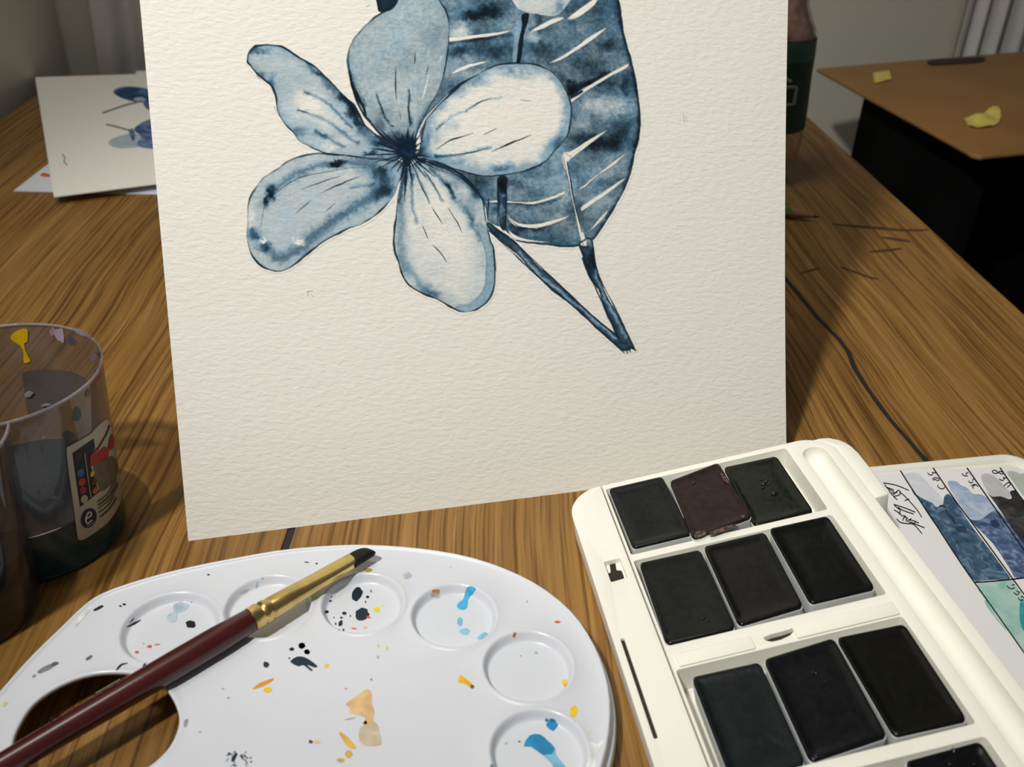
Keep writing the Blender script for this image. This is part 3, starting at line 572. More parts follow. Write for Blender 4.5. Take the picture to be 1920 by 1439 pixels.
for q in (R4([(1600, 1350), (1612, 1385)]), R4([(1625, 1350), (1632, 1380)]), R4([(1660, 1340), (1685, 1362)]), R4([(1585, 1340), (1600, 1372)]), R4([(1640, 1345), (1650, 1370)])): stroke(q, 2, INK, 0.9)
# dark heart of the flower with rays
for a, l, w in ((8, 46, 9), (22, 100, 9), (28, 74, 8), (40, 70, 6), (52, 60, 6), (64, 50, 7), (80, 64, 13), (93, 92, 14), (104, 56, 10), (118, 40, 8), (135, 44, 9), (152, 60, 8), (165, 66, 8), (178, 92, 8), (188, 76, 9), (200, 70, 9), (212, 84, 9), (222, 76, 8), (236, 52, 9), (254, 40, 12), (272, 50, 12), (288, 44, 10), (305, 48, 8), (322, 40, 8), (342, 36, 8)):
    r = math.radians(a); stroke([(763, 288), (763 + l * .6 * math.cos(r), 288 + l * .6 * math.sin(r)), (763 + l * math.cos(r), 288 + l * math.sin(r))], w, (11, 26, 44), 0.9, 1.95)
for bx, by, rr in ((763, 287, 34), (757, 268, 18), (782, 295, 18), (742, 296, 16), (765, 306, 18), (750, 280, 18), (735, 300, 10), (700, 287, 7), (712, 292, 7)): stroke([(bx - 4, by), (bx + 4, by + 1)], rr, (12, 28, 46), 0.93, soft=6, rough=0.9)
stroke([(784, 295), (792, 295)], 1.8, (210, 215, 210), 0.9); stroke([(755, 284), (768, 292), (774, 286)], 6, (30, 62, 96), 0.5, soft=4)
# faint pencil marks on the bare paper
for q in ([(574, 548), (586, 545)], [(578, 545), (577, 556)], [(582, 552), (588, 557)], [(1281, 214), (1283, 230)], [(1285, 218), (1288, 228)], [(687, 12), (694, 9)]):
    pass
_hd = np.hypot(GX - 763, GY - 289) + 5 * fbm(GX, GY, 12, 77, 2)
RID[_hd < 30] = 8
ALB = lin(ART.reshape(-1, 3)) / lin(PAPER_T) * PAPER_A
PW = PT.hit(np.c_[GX.ravel(), GY.ravel()], 0.00007)
def art_part(rid, name, label):
    R = RID; cell = np.maximum.reduce([R[:-1, :-1], R[1:, :-1], R[:-1, 1:], R[1:, 1:]])
    jj, ii = np.nonzero(cell == rid); w = SH[1]
    q = np.c_[jj * w + ii, (jj + 1) * w + ii, (jj + 1) * w + ii + 1, jj * w + ii + 1]
    u, inv = np.unique(q, return_inverse=True); q = inv.reshape(-1, 4)
    base = np.array(painting['_base']); V = PW[u] - base
    me = bpy.data.meshes.new(name); me.vertices.add(len(V)); me.vertices.foreach_set('co', V.astype('f4').ravel())
    me.loops.add(len(q) * 4); me.loops.foreach_set('vertex_index', q.astype('i4').ravel()); me.polygons.add(len(q))
    me.polygons.foreach_set('loop_start', np.arange(0, len(q) * 4, 4, dtype='i4')); me.update(); me.validate()
    at = me.color_attributes.new('paint', 'FLOAT_COLOR', 'POINT'); at.data.foreach_set('color', np.c_[ALB[u], np.ones(len(u))].astype('f4').ravel())
    me.materials.append(M_PAINTED); o = bpy.data.objects.new(name, me); C.objects.link(o); o.parent = painting
    o['label'] = label; return o
for rid, nm, lb in ((0, 'painted_petal', 'narrow pale blue petal reaching to the upper left'), (1, 'painted_petal', 'broad grey blue petal reaching up'), (2, 'painted_petal', 'wide petal with a bare white middle on the right'),
                    (3, 'painted_petal', 'pale petal hanging down with a blue rim'), (4, 'painted_petal', 'petal with a dark blue band on the lower left'), (5, 'painted_leaf', 'dark blue leaf with white veins'),
                    (6, 'painted_stem', 'dark blue forked stem'), (8, 'flower_centre', 'dark indigo flower centre'), (7, 'painted_petal', 'pale petal of a second flower at the top edge'), (9, 'painted_leaf', 'dark leaf tip at the top edge'), (10, 'painted_petal', 'upper left petal of the second flower'), (11, 'painted_petal', 'upper right petal of the second flower')):
    art_part(rid, nm, lb)
M_PENCIL = mat('faint_pencil', (0.50, 0.50, 0.46), 0.9, 0.1)
lst = [ribbon_vf(smooth_open(q, 3), 1.2, lambda p: PT.hit(p, 0.00006)) for q in ([(574, 548), (586, 545)], [(578, 545), (577, 556)], [(582, 552), (588, 557)], [(1281, 214), (1283, 230)], [(1285, 218), (1288, 228)], [(687, 12), (694, 9)])]
for V, F in lst: link_mesh('pencil_mark', V, F, M_PENCIL, painting)

# ================================================================== white plastic palette
PZ = 0.0095                                                  # height of its flat face
WELLS_PX = [(319, 1176, 90), (503, 1137, 81), (680, 1131, 77), (851, 1154, 80), (990, 1249, 84), (1011, 1408, 92)]
oP = [(-60, 1385), (0, 1312), (55, 1250), (110, 1196), (150, 1157), (185, 1132), (240, 1110), (330, 1084), (440, 1061), (540, 1044), (640, 1036), (710, 1036), (790, 1042), (875, 1056), (950, 1080), (1020, 1115), (1080, 1164), (1120, 1220), (1146, 1283), (1157, 1350), (1150, 1430), (1120, 1520), (1060, 1610), (950, 1690), (800, 1735), (600, 1750), (400, 1730), (200, 1700), (20, 1640), (-90, 1560), (-120, 1470)]
out2 = smooth_closed(TABLE.hit(oP, PZ * 0.55)[:, :2], 5)
hP = [(22, 1402), (32, 1368), (62, 1322), (112, 1287), (170, 1266), (230, 1262), (285, 1272), (318, 1300), (337, 1345), (328, 1388), (300, 1425), (255, 1455), (190, 1480), (110, 1485), (50, 1460), (25, 1430)]
hole2 = smooth_closed(TABLE.hit(hP, PZ)[:, :2], 5)[::-1]
wells = []
for x, y, r in WELLS_PX:
    c = TABLE.hit([(x, y)], PZ)[0]; e = TABLE.hit([(x + r, y)], PZ)[0]; wells.append((c[0], c[1], float(np.linalg.norm(e - c))))
def pal_z(xy):
    xy = np.atleast_2d(xy); d = segdist(xy, out2); d = np.where(inpoly(xy, out2), d, -d)
    z = PZ * 0.70 + PZ * 0.30 * ss(0.0014, 0.0021, d) - PZ * 0.40 * (1 - ss(-0.0002, 0.0007, d)); z = z + 0.0008 * np.exp(-((d - 0.0025) / 0.0005) ** 2)
    dh = segdist(xy, hole2); z = z + 0.0005 * np.exp(-(dh / 0.0013) ** 2)
    for cx, cy, r in wells:
        q = np.hypot(xy[:, 0] - cx, xy[:, 1] - cy)
        z = z + 0.00035 * np.exp(-((q - r * 1.03) / 0.0007) ** 2) - 0.0024 * (1 - ss(r * 0.885, r * 1.0, q))
    return z
def offset_loop(L, d):
    t = np.roll(L, -1, 0) - np.roll(L, 1, 0); t /= np.linalg.norm(t, axis=1)[:, None]; n = np.c_[-t[:, 1], t[:, 0]]
    P = L + n * d; return P
sg = 1 if inpoly(offset_loop(out2, 0.002)[:1], out2)[0] else -1
extra = [offset_loop(out2, sg * q)[::2] for q in (0.0005, 0.0010, 0.0014, 0.0018, 0.0022, 0.0026, 0.0030, 0.0036)]
sh = -1 if inpoly(offset_loop(hole2, 0.002)[:1], hole2)[0] else 1
extra += [offset_loop(hole2, sh * q)[::2] for q in (0.0008, 0.0018, 0.003)]
for cx, cy, r in wells:
    for k in (0.55, 0.80, 0.84, 0.88, 0.91, 0.94, 0.97, 1.0, 1.03, 1.07, 1.12):
        a = np.linspace(0, 2 * math.pi, 57)[:-1]; extra.append(np.c_[cx + r * k * np.cos(a), cy + r * k * np.sin(a)])
v2, f2 = cdt(out2, 0.006, extra=extra, holes=[hole2])
palette = thing('paint_palette', 'white oval plastic paint palette with round wells and paint spots', 'palette', (float(out2[:, 0].mean()), float(out2[:, 1].mean()), 0))
V = np.c_[v2, pal_z(v2)]
a, b, c = V[list(f2[0])]
if np.cross(b - a, c - a)[2] < 0: f2 = [t[::-1] for t in f2]
po = link_mesh('palette_body', V, f2, M_PAL, palette, True)
sm = po.modifiers.new('thickness', 'SOLIDIFY'); sm.thickness = 0.0012; sm.offset = -1
# feet under the shell so that it stands on the table
for x, y in ((-0.020, 0.120), (-0.03, 0.200), (-0.075, 0.195), (0.005, 0.160)):
    q = Plane((x, y, 0), (1, 0, 0), (0, 1, 0)); V, F = box_vf(q, -0.002, 0.002, -0.002, 0.002, 0, PZ - 0.0042); link_mesh('foot', V, F, M_PAL, palette)
def palhit(lift):
    def f(px):
        z = np.full(len(px), PZ)
        for _ in range(6):
            d = ray(px); t = (z - CAMZ) / d[:, 2]; P = CAM + d * t[:, None]; z = 0.5 * z + 0.5 * (pal_z(P[:, :2]) + lift)
        P[:, 2] = pal_z(P[:, :2]) + lift; return P
    return f
PA = lambda p: crop(560, 1000, 3.097, p)
PB = lambda p: crop(0, 1000, 3.2, p)
DK, NV, YE, OR, RD, LB, OC = (22, 28, 34), (18, 40, 54), (240, 196, 30), (235, 150, 40), (214, 82, 60), (74, 178, 222), (206, 168, 78)
spots = []
def sp_(poly, col, rough=0.35): spots.append((poly, col, rough))
for x, y, rx, ry, an, col in ((340, 350, 30, 42, 15, NV), (368, 470, 42, 34, -20, NV), (184, 394, 8, 5, 0, DK), (163, 457, 11, 9, 0, DK), (266, 465, 14, 9, 15, DK), (242, 524, 12, 18, 20, DK), (248, 490, 9, 5, 0, DK), (400, 370, 9, 8, 0, DK), (260, 560, 5, 8, 0, DK), (214, 526, 5, 6, 0, DK),
                             (234, 560, 5, 5, 0, DK), (300, 480, 4, 6, 0, DK), (205, 490, 4, 4, 0, DK), (420, 335, 7, 9, 0, (150, 158, 160)), (388, 398, 4, 6, 0, DK), (190, 370, 4, 5, 0, DK), (455, 443, 18, 14, 0, (245, 222, 40)), (322, 553, 16, 4, 8, RD), (405, 487, 12, 6, 20, RD), (388, 547, 13, 5, 0, (238, 190, 150)), (482, 420, 9, 5, -40, (240, 224, 120)),
                             (937, 512, 16, 26, 0, (120, 196, 228)), (963, 570, 30, 19, 0, (136, 198, 222)), (1068, 597, 32, 15, -25, (130, 196, 224)), (795, 362, 26, 17, 0, (190, 190, 196)), (797, 342, 21, 14, 0, (222, 142, 40)), (628, 247, 26, 20, -15, (184, 194, 206)), (612, 255, 8, 6, 0, (222, 220, 140)),
                             (1253, 592, 9, 17, 15, (186, 128, 40)), (1503, 516, 19, 7, 0, (232, 98, 90)), (1378, 694, 10, 8, 0, (184, 186, 192)), (1008, 893, 11, 11, 0, (134, 92, 28)), (1545, 867, 14, 21, -10, YE), (1543, 876, 5, 6, 0, (206, 120, 30)), (1598, 1035, 20, 35, 8, YE), (1692, 1155, 5, 10, 0, (220, 220, 160)), (400, 215, 28, 10, 0, (170, 138, 50)),
                             (290, 1283, 22, 22, 30, OC), (245, 1320, 22, 12, 0, OC), (70, 1212, 13, 9, 0, (90, 50, 66)), (108, 1212, 20, 10, -10, (226, 196, 150)), (386, 1102, 12, 10, 0, (230, 130, 70)), (1470, 1113, 33, 34, 0, (34, 132, 186)), (1440, 1087, 10, 10, 0, (34, 132, 186)), (1205, 1220, 9, 7, 0, (176, 178, 186)), (1281, 1210, 8, 5, 20, (100, 96, 96)), (1326, 397, 5, 6, 0, (178, 178, 176)),
                             (18, 655, 20, 16, 0, DK), (48, 690, 17, 13, 15, DK), (462, 655, 8, 8, 0, (214, 206, 110)), (514, 666, 6, 14, 0, (222, 210, 110)), (162, 770, 15, 11, -30, (232, 198, 60)), (460, 720, 8, 10, 0, (196, 198, 204)), (422, 851, 7, 5, 0, (140, 128, 130)), (274, 903, 7, 4, 0, (160, 158, 160)), (880, 195, 6, 5, 0, (226, 224, 180)), (1290, 712, 4, 4, 0, (150, 150, 156))):
    sp_(PA(blob(x, y, rx, ry, an, 1)), col)
for x, y, rx, ry, an, col in ((1143, 545, 30, 22, 15, DK), (820, 713, 12, 8, 0, RD), (897, 680, 14, 8, -10, RD), (942, 668, 18, 4, -5, (224, 120, 100)), (592, 450, 34, 9, -28, (44, 46, 52)), (745, 428, 11, 6, 0, DK), (722, 438, 8, 5, 0, DK), (536, 748, 24, 10, -35, (112, 114, 122)), (866, 797, 9, 17, 25, (60, 60, 66)), (285, 808, 62, 15, -26, (128, 132, 144)), (330, 785, 24, 12, -20, (96, 100, 110)), (205, 858, 14, 7, -30, (150, 152, 160)),
                             (1597, 790, 20, 17, 0, (40, 48, 60)), (1750, 697, 15, 10, 0, DK), (1812, 677, 19, 17, -20, DK), (1842, 713, 17, 14, 10, DK), (1736, 751, 6, 5, 0, DK), (1605, 940, 26, 17, 0, YE), (28, 1026, 18, 12, -40, (206, 204, 150)), (1250, 250, 7, 5, 0, DK), (1840, 175, 16, 3, 4, DK), (1900, 183, 7, 5, 0, DK), (1575, 285, 10, 4, 0, (110, 112, 124)), (1540, 318, 10, 17, 20, (170, 192, 220)), (1470, 350, 30, 9, -30, (198, 206, 226)), (1370, 989, 6, 6, 0, (150, 150, 150)),
                             (1115, 1140, 11, 24, 15, (150, 154, 158)), (1200, 1195, 8, 6, 0, (176, 176, 176)), (1148, 415, 8, 3, 0, (110, 110, 116)), (862, 662, 4, 4, 0, (160, 160, 160)), (1338, 934, 10, 4, 0, (178, 178, 178))):
    sp_(PB(blob(x, y, rx, ry, an, 2)), col)
r = random.Random(5)
for k in range(34):
    a_, q_ = r.uniform(0, 6.28), math.sqrt(r.random()); x, y = 1432 + 88 * q_ * math.cos(a_), 1362 + 62 * q_ * math.sin(a_); s_ = r.uniform(3, 10)
    sp_(PB(blob(x, y, s_ * 1.3, s_ * 0.8, r.uniform(-40, 40), k)), r.choice([(36, 58, 80), (60, 84, 106), (140, 156, 170), (22, 34, 48)]))
sp_(PB(blob(1405, 1345, 12, 30, 30, 3)), (22, 34, 46))
sp_(PA([(990, 308), (1030, 322), (1012, 352), (985, 382), (978, 430), (950, 445), (920, 430), (926, 405), (955, 385), (966, 345)]), LB)
sp_(PA([(935, 826), (960, 836), (1010, 880), (1018, 905), (995, 895), (960, 872), (925, 866)]), (242, 190, 24))
sp_(PA([(400, 905), (425, 938), (425, 990), (440, 1040), (430, 1090), (458, 1112), (400, 1122), (375, 1112), (388, 1072), (330, 1052), (292, 1042), (300, 1015), (272, 995), (330, 950)]), (226, 188, 134), 0.5)
sp_(PA([(360, 1125), (455, 1112), (468, 1160), (480, 1228), (400, 1235), (352, 1210)]), (206, 192, 164), 0.5)
sp_(PA([(230, 1150), (290, 1190), (335, 1250), (290, 1245), (255, 1200)]), (222, 180, 80))
sp_(PA([(1306, 1238), (1340, 1175), (1400, 1168), (1442, 1200), (1490, 1250), (1470, 1290), (1420, 1290), (1350, 1240)]), (40, 140, 192))
sp_(PA([(1490, 1250), (1497, 1290), (1552, 1359), (1575, 1420), (1510, 1420), (1470, 1340), (1420, 1290), (1470, 1285)]), (130, 186, 212))
sp_(PA([(1690, 1212), (1735, 1228), (1780, 1198), (1742, 1262), (1722, 1359), (1715, 1420), (1660, 1420), (1680, 1320), (1702, 1262)]), (240, 242, 242))
sp_(PA([(1120, 1338), (1150, 1358), (1160, 1390), (1110, 1390)]), (70, 110, 140))
sp_(PB([(1040, 428), (1090, 412), (1136, 430), (1112, 462), (1062, 482), (1062, 520), (1026, 536), (1002, 516), (1010, 486), (1042, 474)]), (178, 198, 210))
sp_(PB([(1740, 772), (1782, 742), (1822, 744), (1862, 764), (1906, 800), (1882, 806), (1840, 790), (1876, 822), (1862, 826), (1820, 792), (1790, 800)]), NV)
sp_(PB([(1513, 936), (1560, 900), (1642, 870), (1622, 896), (1560, 926)]), (232, 150, 44))
for q, w, col in ((PB([(764, 564), (800, 545), (844, 520)]), 4, DK), (PB([(780, 540), (806, 508)]), 2.2, DK), (PB([(698, 824), (712, 806), (730, 790), (766, 780)]), 4, (44, 46, 52)), (PB([(545, 445), (500, 490), (450, 560)]), 9, (226, 226, 222)), (PA([(270, 1085), (330, 1072)]), 1.5, (150, 140, 130))):
    p = smooth_open(q, 4); n_ = np.gradient(p, axis=0); n_ /= np.linalg.norm(n_, axis=1)[:, None]; n_ = np.c_[-n_[:, 1], n_[:, 0]]; w_ = (w / 2 * np.sin(np.linspace(0.5, 2.8, len(p))))[:, None]
    sp_(np.vstack([p + n_ * w_, (p - n_ * w_)[::-1]]), col)
for k, (poly, col, rg) in enumerate(spots):
    q = smooth_closed(poly, 2) if len(poly) < 20 else np.asarray(poly)
    ext = q.max(0) - q.min(0); patch('paint_spot', q, palhit(0.00009 + 0.00001 * (k % 4)), paint(col, rg), palette, 5 if max(ext) > 9 else None)
for px, w in (([(0, 1303), (30, 1272), (58, 1240)], 5), ([(170, 1140), (190, 1131)], 5), ([(50, 1255), (62, 1243)], 7)):     # paint caught on the rim
    V, F = ribbon_vf(smooth_open(px, 4), w, lambda p: np.c_[TABLE.hit(p, PZ * 0.74)[:, :2], np.full(len(p), PZ * 0.74 + 0.0004)]); link_mesh('paint_spot', V, F, paint(DK), palette)
sp2 = TABLE.hit(smooth_closed([(643, 1036), (652, 1034), (668, 1036), (664, 1043), (650, 1045)], 3), PZ * 0.78); v, f = cdt(sp2[:, :2]); link_mesh('paint_spot', np.c_[v, np.full(len(v), PZ * 0.80)], f, paint((236, 172, 30)), palette)

# ================================================================== brush lying across the palette
BZ = PZ + 0.0040
bt = TABLE.hit([(-60, 1452), (0, 1420), (250, 1287), (499, 1152), (522, 1140), (660, 1060), (672, 1054)], BZ); bt = bt.copy()
A0 = TABLE.hit([(-250, 1587)], BZ + 0.0002)[0]; A1 = TABLE.hit([(473, 1161.5)], BZ)[0]; bdir = nrm(A1 - A0); A1 = A0 + bdir * np.dot(A1 - A0, bdir)
bside = nrm(np.cross(bdir, (0, 0, 1))); bup = np.cross(bside, bdir)
L1 = float(np.linalg.norm(A1 - A0))
def bring(s, ry, rz, up=0.0, n=20, sq=2.0):
    a = np.linspace(0, 2 * math.pi, n + 1)[:-1]; c_, s_ = np.cos(a), np.sin(a)
    c_ = np.sign(c_) * np.abs(c_) ** (2 / sq); s_ = np.sign(s_) * np.abs(s_) ** (2 / sq)
    return (A0 + bdir * s + bup * up) + np.outer(c_ * ry, bside) + np.outer(s_ * rz, bup)
brush = thing('paint_brush', 'paint brush with maroon handle and brass ferrule lying across the white palette', 'brush', tuple(A0.tolist()))
prof = [(-0.02, 0.0006), (-0.018, 0.0016), (0, 0.0026), (L1 * 0.3, 0.0031), (L1 * 0.55, 0.0035), (L1 * 0.75, 0.0037), (L1 * 0.88, 0.0037), (L1 - 0.001, 0.0033), (L1, 0.0030)]
V, F = loft_vf([bring(s, r_, r_) for s, r_ in prof]); hd = autosmooth(link_mesh('handle', V, F, M_HANDLE, brush), 50)
fl = float(np.dot(TABLE.hit([(662, 1050)], BZ)[0] - A1, bdir))
fer = [(-0.0004, 0.0034, 0.0034, 2), (0.0022, 0.0034, 0.0034, 2), (0.0028, 0.0030, 0.0030, 2), (0.0036, 0.0034, 0.0033, 2), (0.0046, 0.0033, 0.0032, 2), (0.0052, 0.0029, 0.0029, 2), (0.0060, 0.0032, 0.0031, 2), (0.012, 0.0030, 0.0026, 2.2), (0.018, 0.0028, 0.0021, 2.5), (fl * 0.8, 0.0026, 0.0016, 3), (fl, 0.0025, 0.0014, 3)]
V, F = loft_vf([bring(L1 + s, a_, b_, 0, 28, q) for s, a_, b_, q in fer]); fe = autosmooth(link_mesh('ferrule', V, F, M_GOLD, brush), 50)
tip = float(np.dot(TABLE.hit([(702, 1038)], BZ)[0] - A1, bdir))
bo = smooth_closed(crop(420, 1010, 5.647, [(1290, 215), (1318, 185), (1385, 146), (1455, 120), (1530, 118), (1606, 150), (1560, 187), (1500, 224), (1430, 268), (1392, 298), (1360, 290), (1330, 250)]), 4)
b3 = TABLE.hit(bo, BZ); bcn = b3.mean(0)
rg = [bcn + (b3 - bcn) * k + np.array([0, 0, dz]) for k, dz in ((0.55, -0.0013), (0.9, -0.0009), (1.0, -0.0002), (0.99, 0.0003), (0.86, 0.0010), (0.5, 0.0014))]
V, F = loft_vf(rg); autosmooth(link_mesh('bristles', V, F, M_BRISTLE, brush), 70)
# stamped gilt lettering on the handle (worn)
def handle_at(s, ang, r_=0.00392):
    return A0 + bdir * s + (bup * math.cos(ang) + bside * math.sin(ang)) * r_
def gil(points, w):
    P = np.array([handle_at(s, a_) for s, a_ in points]); T = np.gradient(P, axis=0); Nn = np.cross(T, P - (A0 + np.outer((P - A0) @ bdir, bdir))); Nn /= np.linalg.norm(Nn, axis=1)[:, None]
    n = len(P); V = np.vstack([P + Nn * w, P - Nn * w]); return V, [(i, n + i, n + i + 1, i + 1) for i in range(n - 1)]
sx = lambda px: float(np.dot(TABLE.hit([px], BZ)[0] - A0, bdir))
s0, s1 = sx((192, 1327)), sx((237, 1300))
V, F = gil([(s, -0.55) for s in np.linspace(s0, s1, 6)], 0.00035); tag(link_mesh('gilt_lettering', V, F, M_GOLD, brush), 'worn gold line')
M_GILT = mat('worn_gilt', (0.30, 0.15, 0.05), 0.4, 0.5, 0.2, 300)
r = random.Random(9)
for k in range(10):
    s = sx((95 + 16 * k, 1378 - 9.4 * k)); a_ = -0.95 + r.uniform(-0.05, 0.05)
    pts = [(s + 0.0007 * math.cos(t), a_ + 0.17 * math.sin(t)) for t in np.linspace(r.uniform(0, 1), r.uniform(3.2, 6.0), 8)]
    V, F = gil(pts, 0.00018); link_mesh('gilt_lettering', V, F, M_GILT, brush)

# ================================================================== ivory paint box, its right side propped on the lid
d1 = nrm((-0.1727, 0.985, 0.0)); d2 = nrm(ray([(30676, -6149)])[0]); d2 = nrm(d2 - (d2 @ d1) * d1)
BX = Plane(TABLE.hit([(1103, 1060)], 0.0098)[0], d2, d1)
BXT = 0.0099
K = 0.0007                                                     # one unit of the layout below, in metres
def rrect(u0, u1, v0, v1, r, n=6):
    rr_ = r if isinstance(r, (list, tuple)) else [r] * 4; out = []
    for (cx, cy, a0), q in zip(((u1, v1, 0), (u0, v1, 90), (u0, v0, 180), (u1, v0, 270)), rr_):
        sxx = -1 if a0 in (0, 270) else 1; syy = -1 if a0 in (0, 90) else 1
        for k in range(n + 1):
            a = math.radians(a0 + 90 * k / n); out.append((cx + sxx * q + q * math.cos(a), cy + syy * q + q * math.sin(a)))
    return np.array(out)
VN, VF, UR = -178.0, 49.0, 128.6
pbox = thing('paint_box', 'ivory plastic watercolour box holding rows of dark paint pans', 'paint box', tuple((BX.at([(UR * K / 2, (VN + VF) / 2 * K)], -BXT)[0]).tolist()))
rows_h = [(0.0, 45.6), (-51.8, -3.8), (-112.4, -63.6), (-165.0, -117.6)]
def deck(name, outline, holes, w, depth, m):
    """flat deck with openings; walls run down from every edge"""
    v, f = cdt(outline, None, holes=holes); V = [BX.at(v * K, w)]; F = [t if True else t for t in f]; b = len(v)
    a, b_, c_ = v[list(f[0])]
    if (b_[0] - a[0]) * (c_[1] - a[1]) - (b_[1] - a[1]) * (c_[0] - a[0]) < 0: F = [t[::-1] for t in F]
    V = list(V[0]); bm = bmesh.new(); vm = [bm.verts.new(p) for p in V]
    for t in F: bm.faces.new([vm[i] for i in t])
    bm.verts.index_update(); be = [e for e in bm.edges if len(e.link_faces) == 1]
    ex_ = bmesh.ops.extrude_edge_only(bm, edges=be); nvs = [g for g in ex_['geom'] if isinstance(g, bmesh.types.BMVert)]
    for q in nvs: q.co += Vector((-BX.n * depth).tolist())
    bmesh.ops.recalc_face_normals(bm, faces=bm.faces[:])
    base = Vector(pbox['_base'])
    for q in bm.verts: q.co -= base
    me = bpy.data.meshes.new(name); bm.to_mesh(me); bm.free(); me.materials.append(m); o = bpy.data.objects.new(name, me); C.objects.link(o); o.parent = pbox
    mod_bevel(o, 0.00055, 3, 40); return o
ring_o = rrect(0.4, UR, VN, VF, [14, 17, 10, 10], 8)
V, F = prism_vf(BX.at(ring_o * K, -BXT), BX.at(ring_o * K, -BXT + 0.0012)); link_mesh('box_floor', V, F, M_BOX, pbox)
left = np.array([p for p in rrect(0, 60, VN, VF, [0.01, 17, 10, 0.01], 10) if p[0] < 17.2])
left = np.vstack([[(17.2, VN), (17.2, VF)], left[left[:, 0] < 17.19]]) if False else np.array([(17.2, VN), (17.2, VF)] + [tuple(p) for p in rrect(0, 60, VN, VF, [0.01, 17, 10, 0.01], 10) if p[0] < 17.1])
deck('side_strip', left, [rrect(6.8, 14.0, -12.7, -0.3, 0.6, 3), rrect(2.9, 4.4, -89.5, -43.0, 0.4, 2)], 0.0, BXT - 0.0002, M_BOX)
_rr = rrect(17.9, UR, VN, VF - 0.2, [15, 0.01, 0.01, 8], 10)
insert_o = np.array([(17.9, VF - 0.2), (17.9, VN)] + [tuple(p) for p in _rr[33:44]] + [tuple(p) for p in _rr[0:11]])
holes = [rrect(19.0, 107.2, a, b, 1.2, 3) for a, b in rows_h]
groove = rrect(112.4, 123.6, VN + 8, 42.0, 5.4, 8)
slot_px = [(1431, 1196), (1446, 1190), (1466, 1185), (1492, 1176), (1490, 1182), (1480, 1193), (1465, 1200), (1447, 1204), (1436, 1202)]
oval = BX.uvpx(slot_px, 0.0) / K
deck('tray_insert', insert_o, holes + [groove, oval], 0.0001, BXT - 0.0004, M_BOX)
# ledge plates between the second and third row
for v0, v1, w1 in ((-62.9, -56.6, 0.0007),):
    for u0, u1 in ((20.5, 50.5), (66.5, 107.0)):
        V, F = prism_vf(BX.at(rrect(u0, u1, v0, v1, 0.8, 3) * K, 0.0), BX.at(rrect(u0, u1, v0, v1, 0.8, 3) * K, w1)); mod_bevel(link_mesh('ledge', V, F, M_BOX, pbox), 0.0003, 2)
# rounded trough for a brush along the right side of the tray
rg = []
for i_ in (-0.15, 0.05, 0.25, 0.6, 1.1, 1.7, 2.4, 3.2, 4.0, 4.8, 5.3):
    dp = 0.0046 * math.sqrt(max(0.0, 1 - (1 - max(i_, 0) / 5.6) ** 2)); rg.append(BX.at(rrect(112.4 + i_, 123.6 - i_, VN + 8 + i_, 42.0 - i_, max(5.5 - i_, 0.15), 8) * K, -0.0002 - dp))
V, F = loft_vf(rg, False, True); link_mesh('brush_trough', V, [f[::-1] for f in F], M_BOX, pbox, True)
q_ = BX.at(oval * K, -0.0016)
V, F = prism_vf((q_ - BX.n * 0.0006)[::-1], q_[::-1]); link_mesh('thumb_notch_floor', V, F, M_HOLE_SHADE, pbox)  # dark floor stands in for the shade of a deeper notch
# square recess, T opening and long slot; their inner shade painted as dark plates
V, F = prism_vf(BX.at(rrect(6.4, 14.4, -13.1, 0.1, 0.4, 2) * K, -0.003), BX.at(rrect(6.4, 14.4, -13.1, 0.1, 0.4, 2) * K, -0.0018)); link_mesh('recess_floor', V, F, M_BOX, pbox)
tpx = crop(1060, 1040, 8, [(660, 130), (680, 120), (735, 112), (748, 128), (770, 245), (838, 248), (855, 275), (885, 362), (685, 418), (642, 292), (682, 275)])
V, F = prism_vf(BX.at(BX.uvpx(tpx, -0.0018)[::-1], -0.0018), BX.at(BX.uvpx(tpx, -0.0018)[::-1], -0.00165)); link_mesh('t_slot', V, F, M_HOLE_SHADE, pbox)
V, F = prism_vf(BX.at(rrect(2.7, 4.6, -89.8, -42.7, 0.2, 1) * K, -0.002), BX.at(rrect(2.7, 4.6, -89.8, -42.7, 0.2, 1) * K, -0.0009)); link_mesh('slot_bottom', V, F, M_HOLE_SHADE, pbox)
# base corner and hinge showing beyond the tray on the right
lug_px = [(1520, 826), (1538, 821.5), (1554, 820.5), (1572, 824), (1585, 829), (1597, 836.5), (1610, 849), (1629, 873), (1648, 899), (1667, 926), (1640, 934), (1600, 882), (1566, 838)]
lu = BX.uvpx(lug_px, -0.0012)[::-1]; V, F = prism_vf(BX.at(lu, -BXT), BX.at(lu, -0.0012)); mod_bevel(link_mesh('hinge_lug', V, F, M_BOX, pbox), 0.0005, 2)
hc = BX.uvpx([(1664, 962)], -0.004)[0]; rg = []
for t in np.linspace(0, 0.012, 5):
    a = np.linspace(0, 2 * math.pi, 17)[:-1]; rg.append(BX.at(np.c_[hc[0] - 0.003 + 0.0022 * np.cos(a), np.full(16, hc[1] - t + 0.004)], -0.0044 + 0.0022 * np.sin(a)))
V, F = loft_vf(rg); autosmooth(link_mesh('hinge_pin', V, F, M_BOX, pbox))

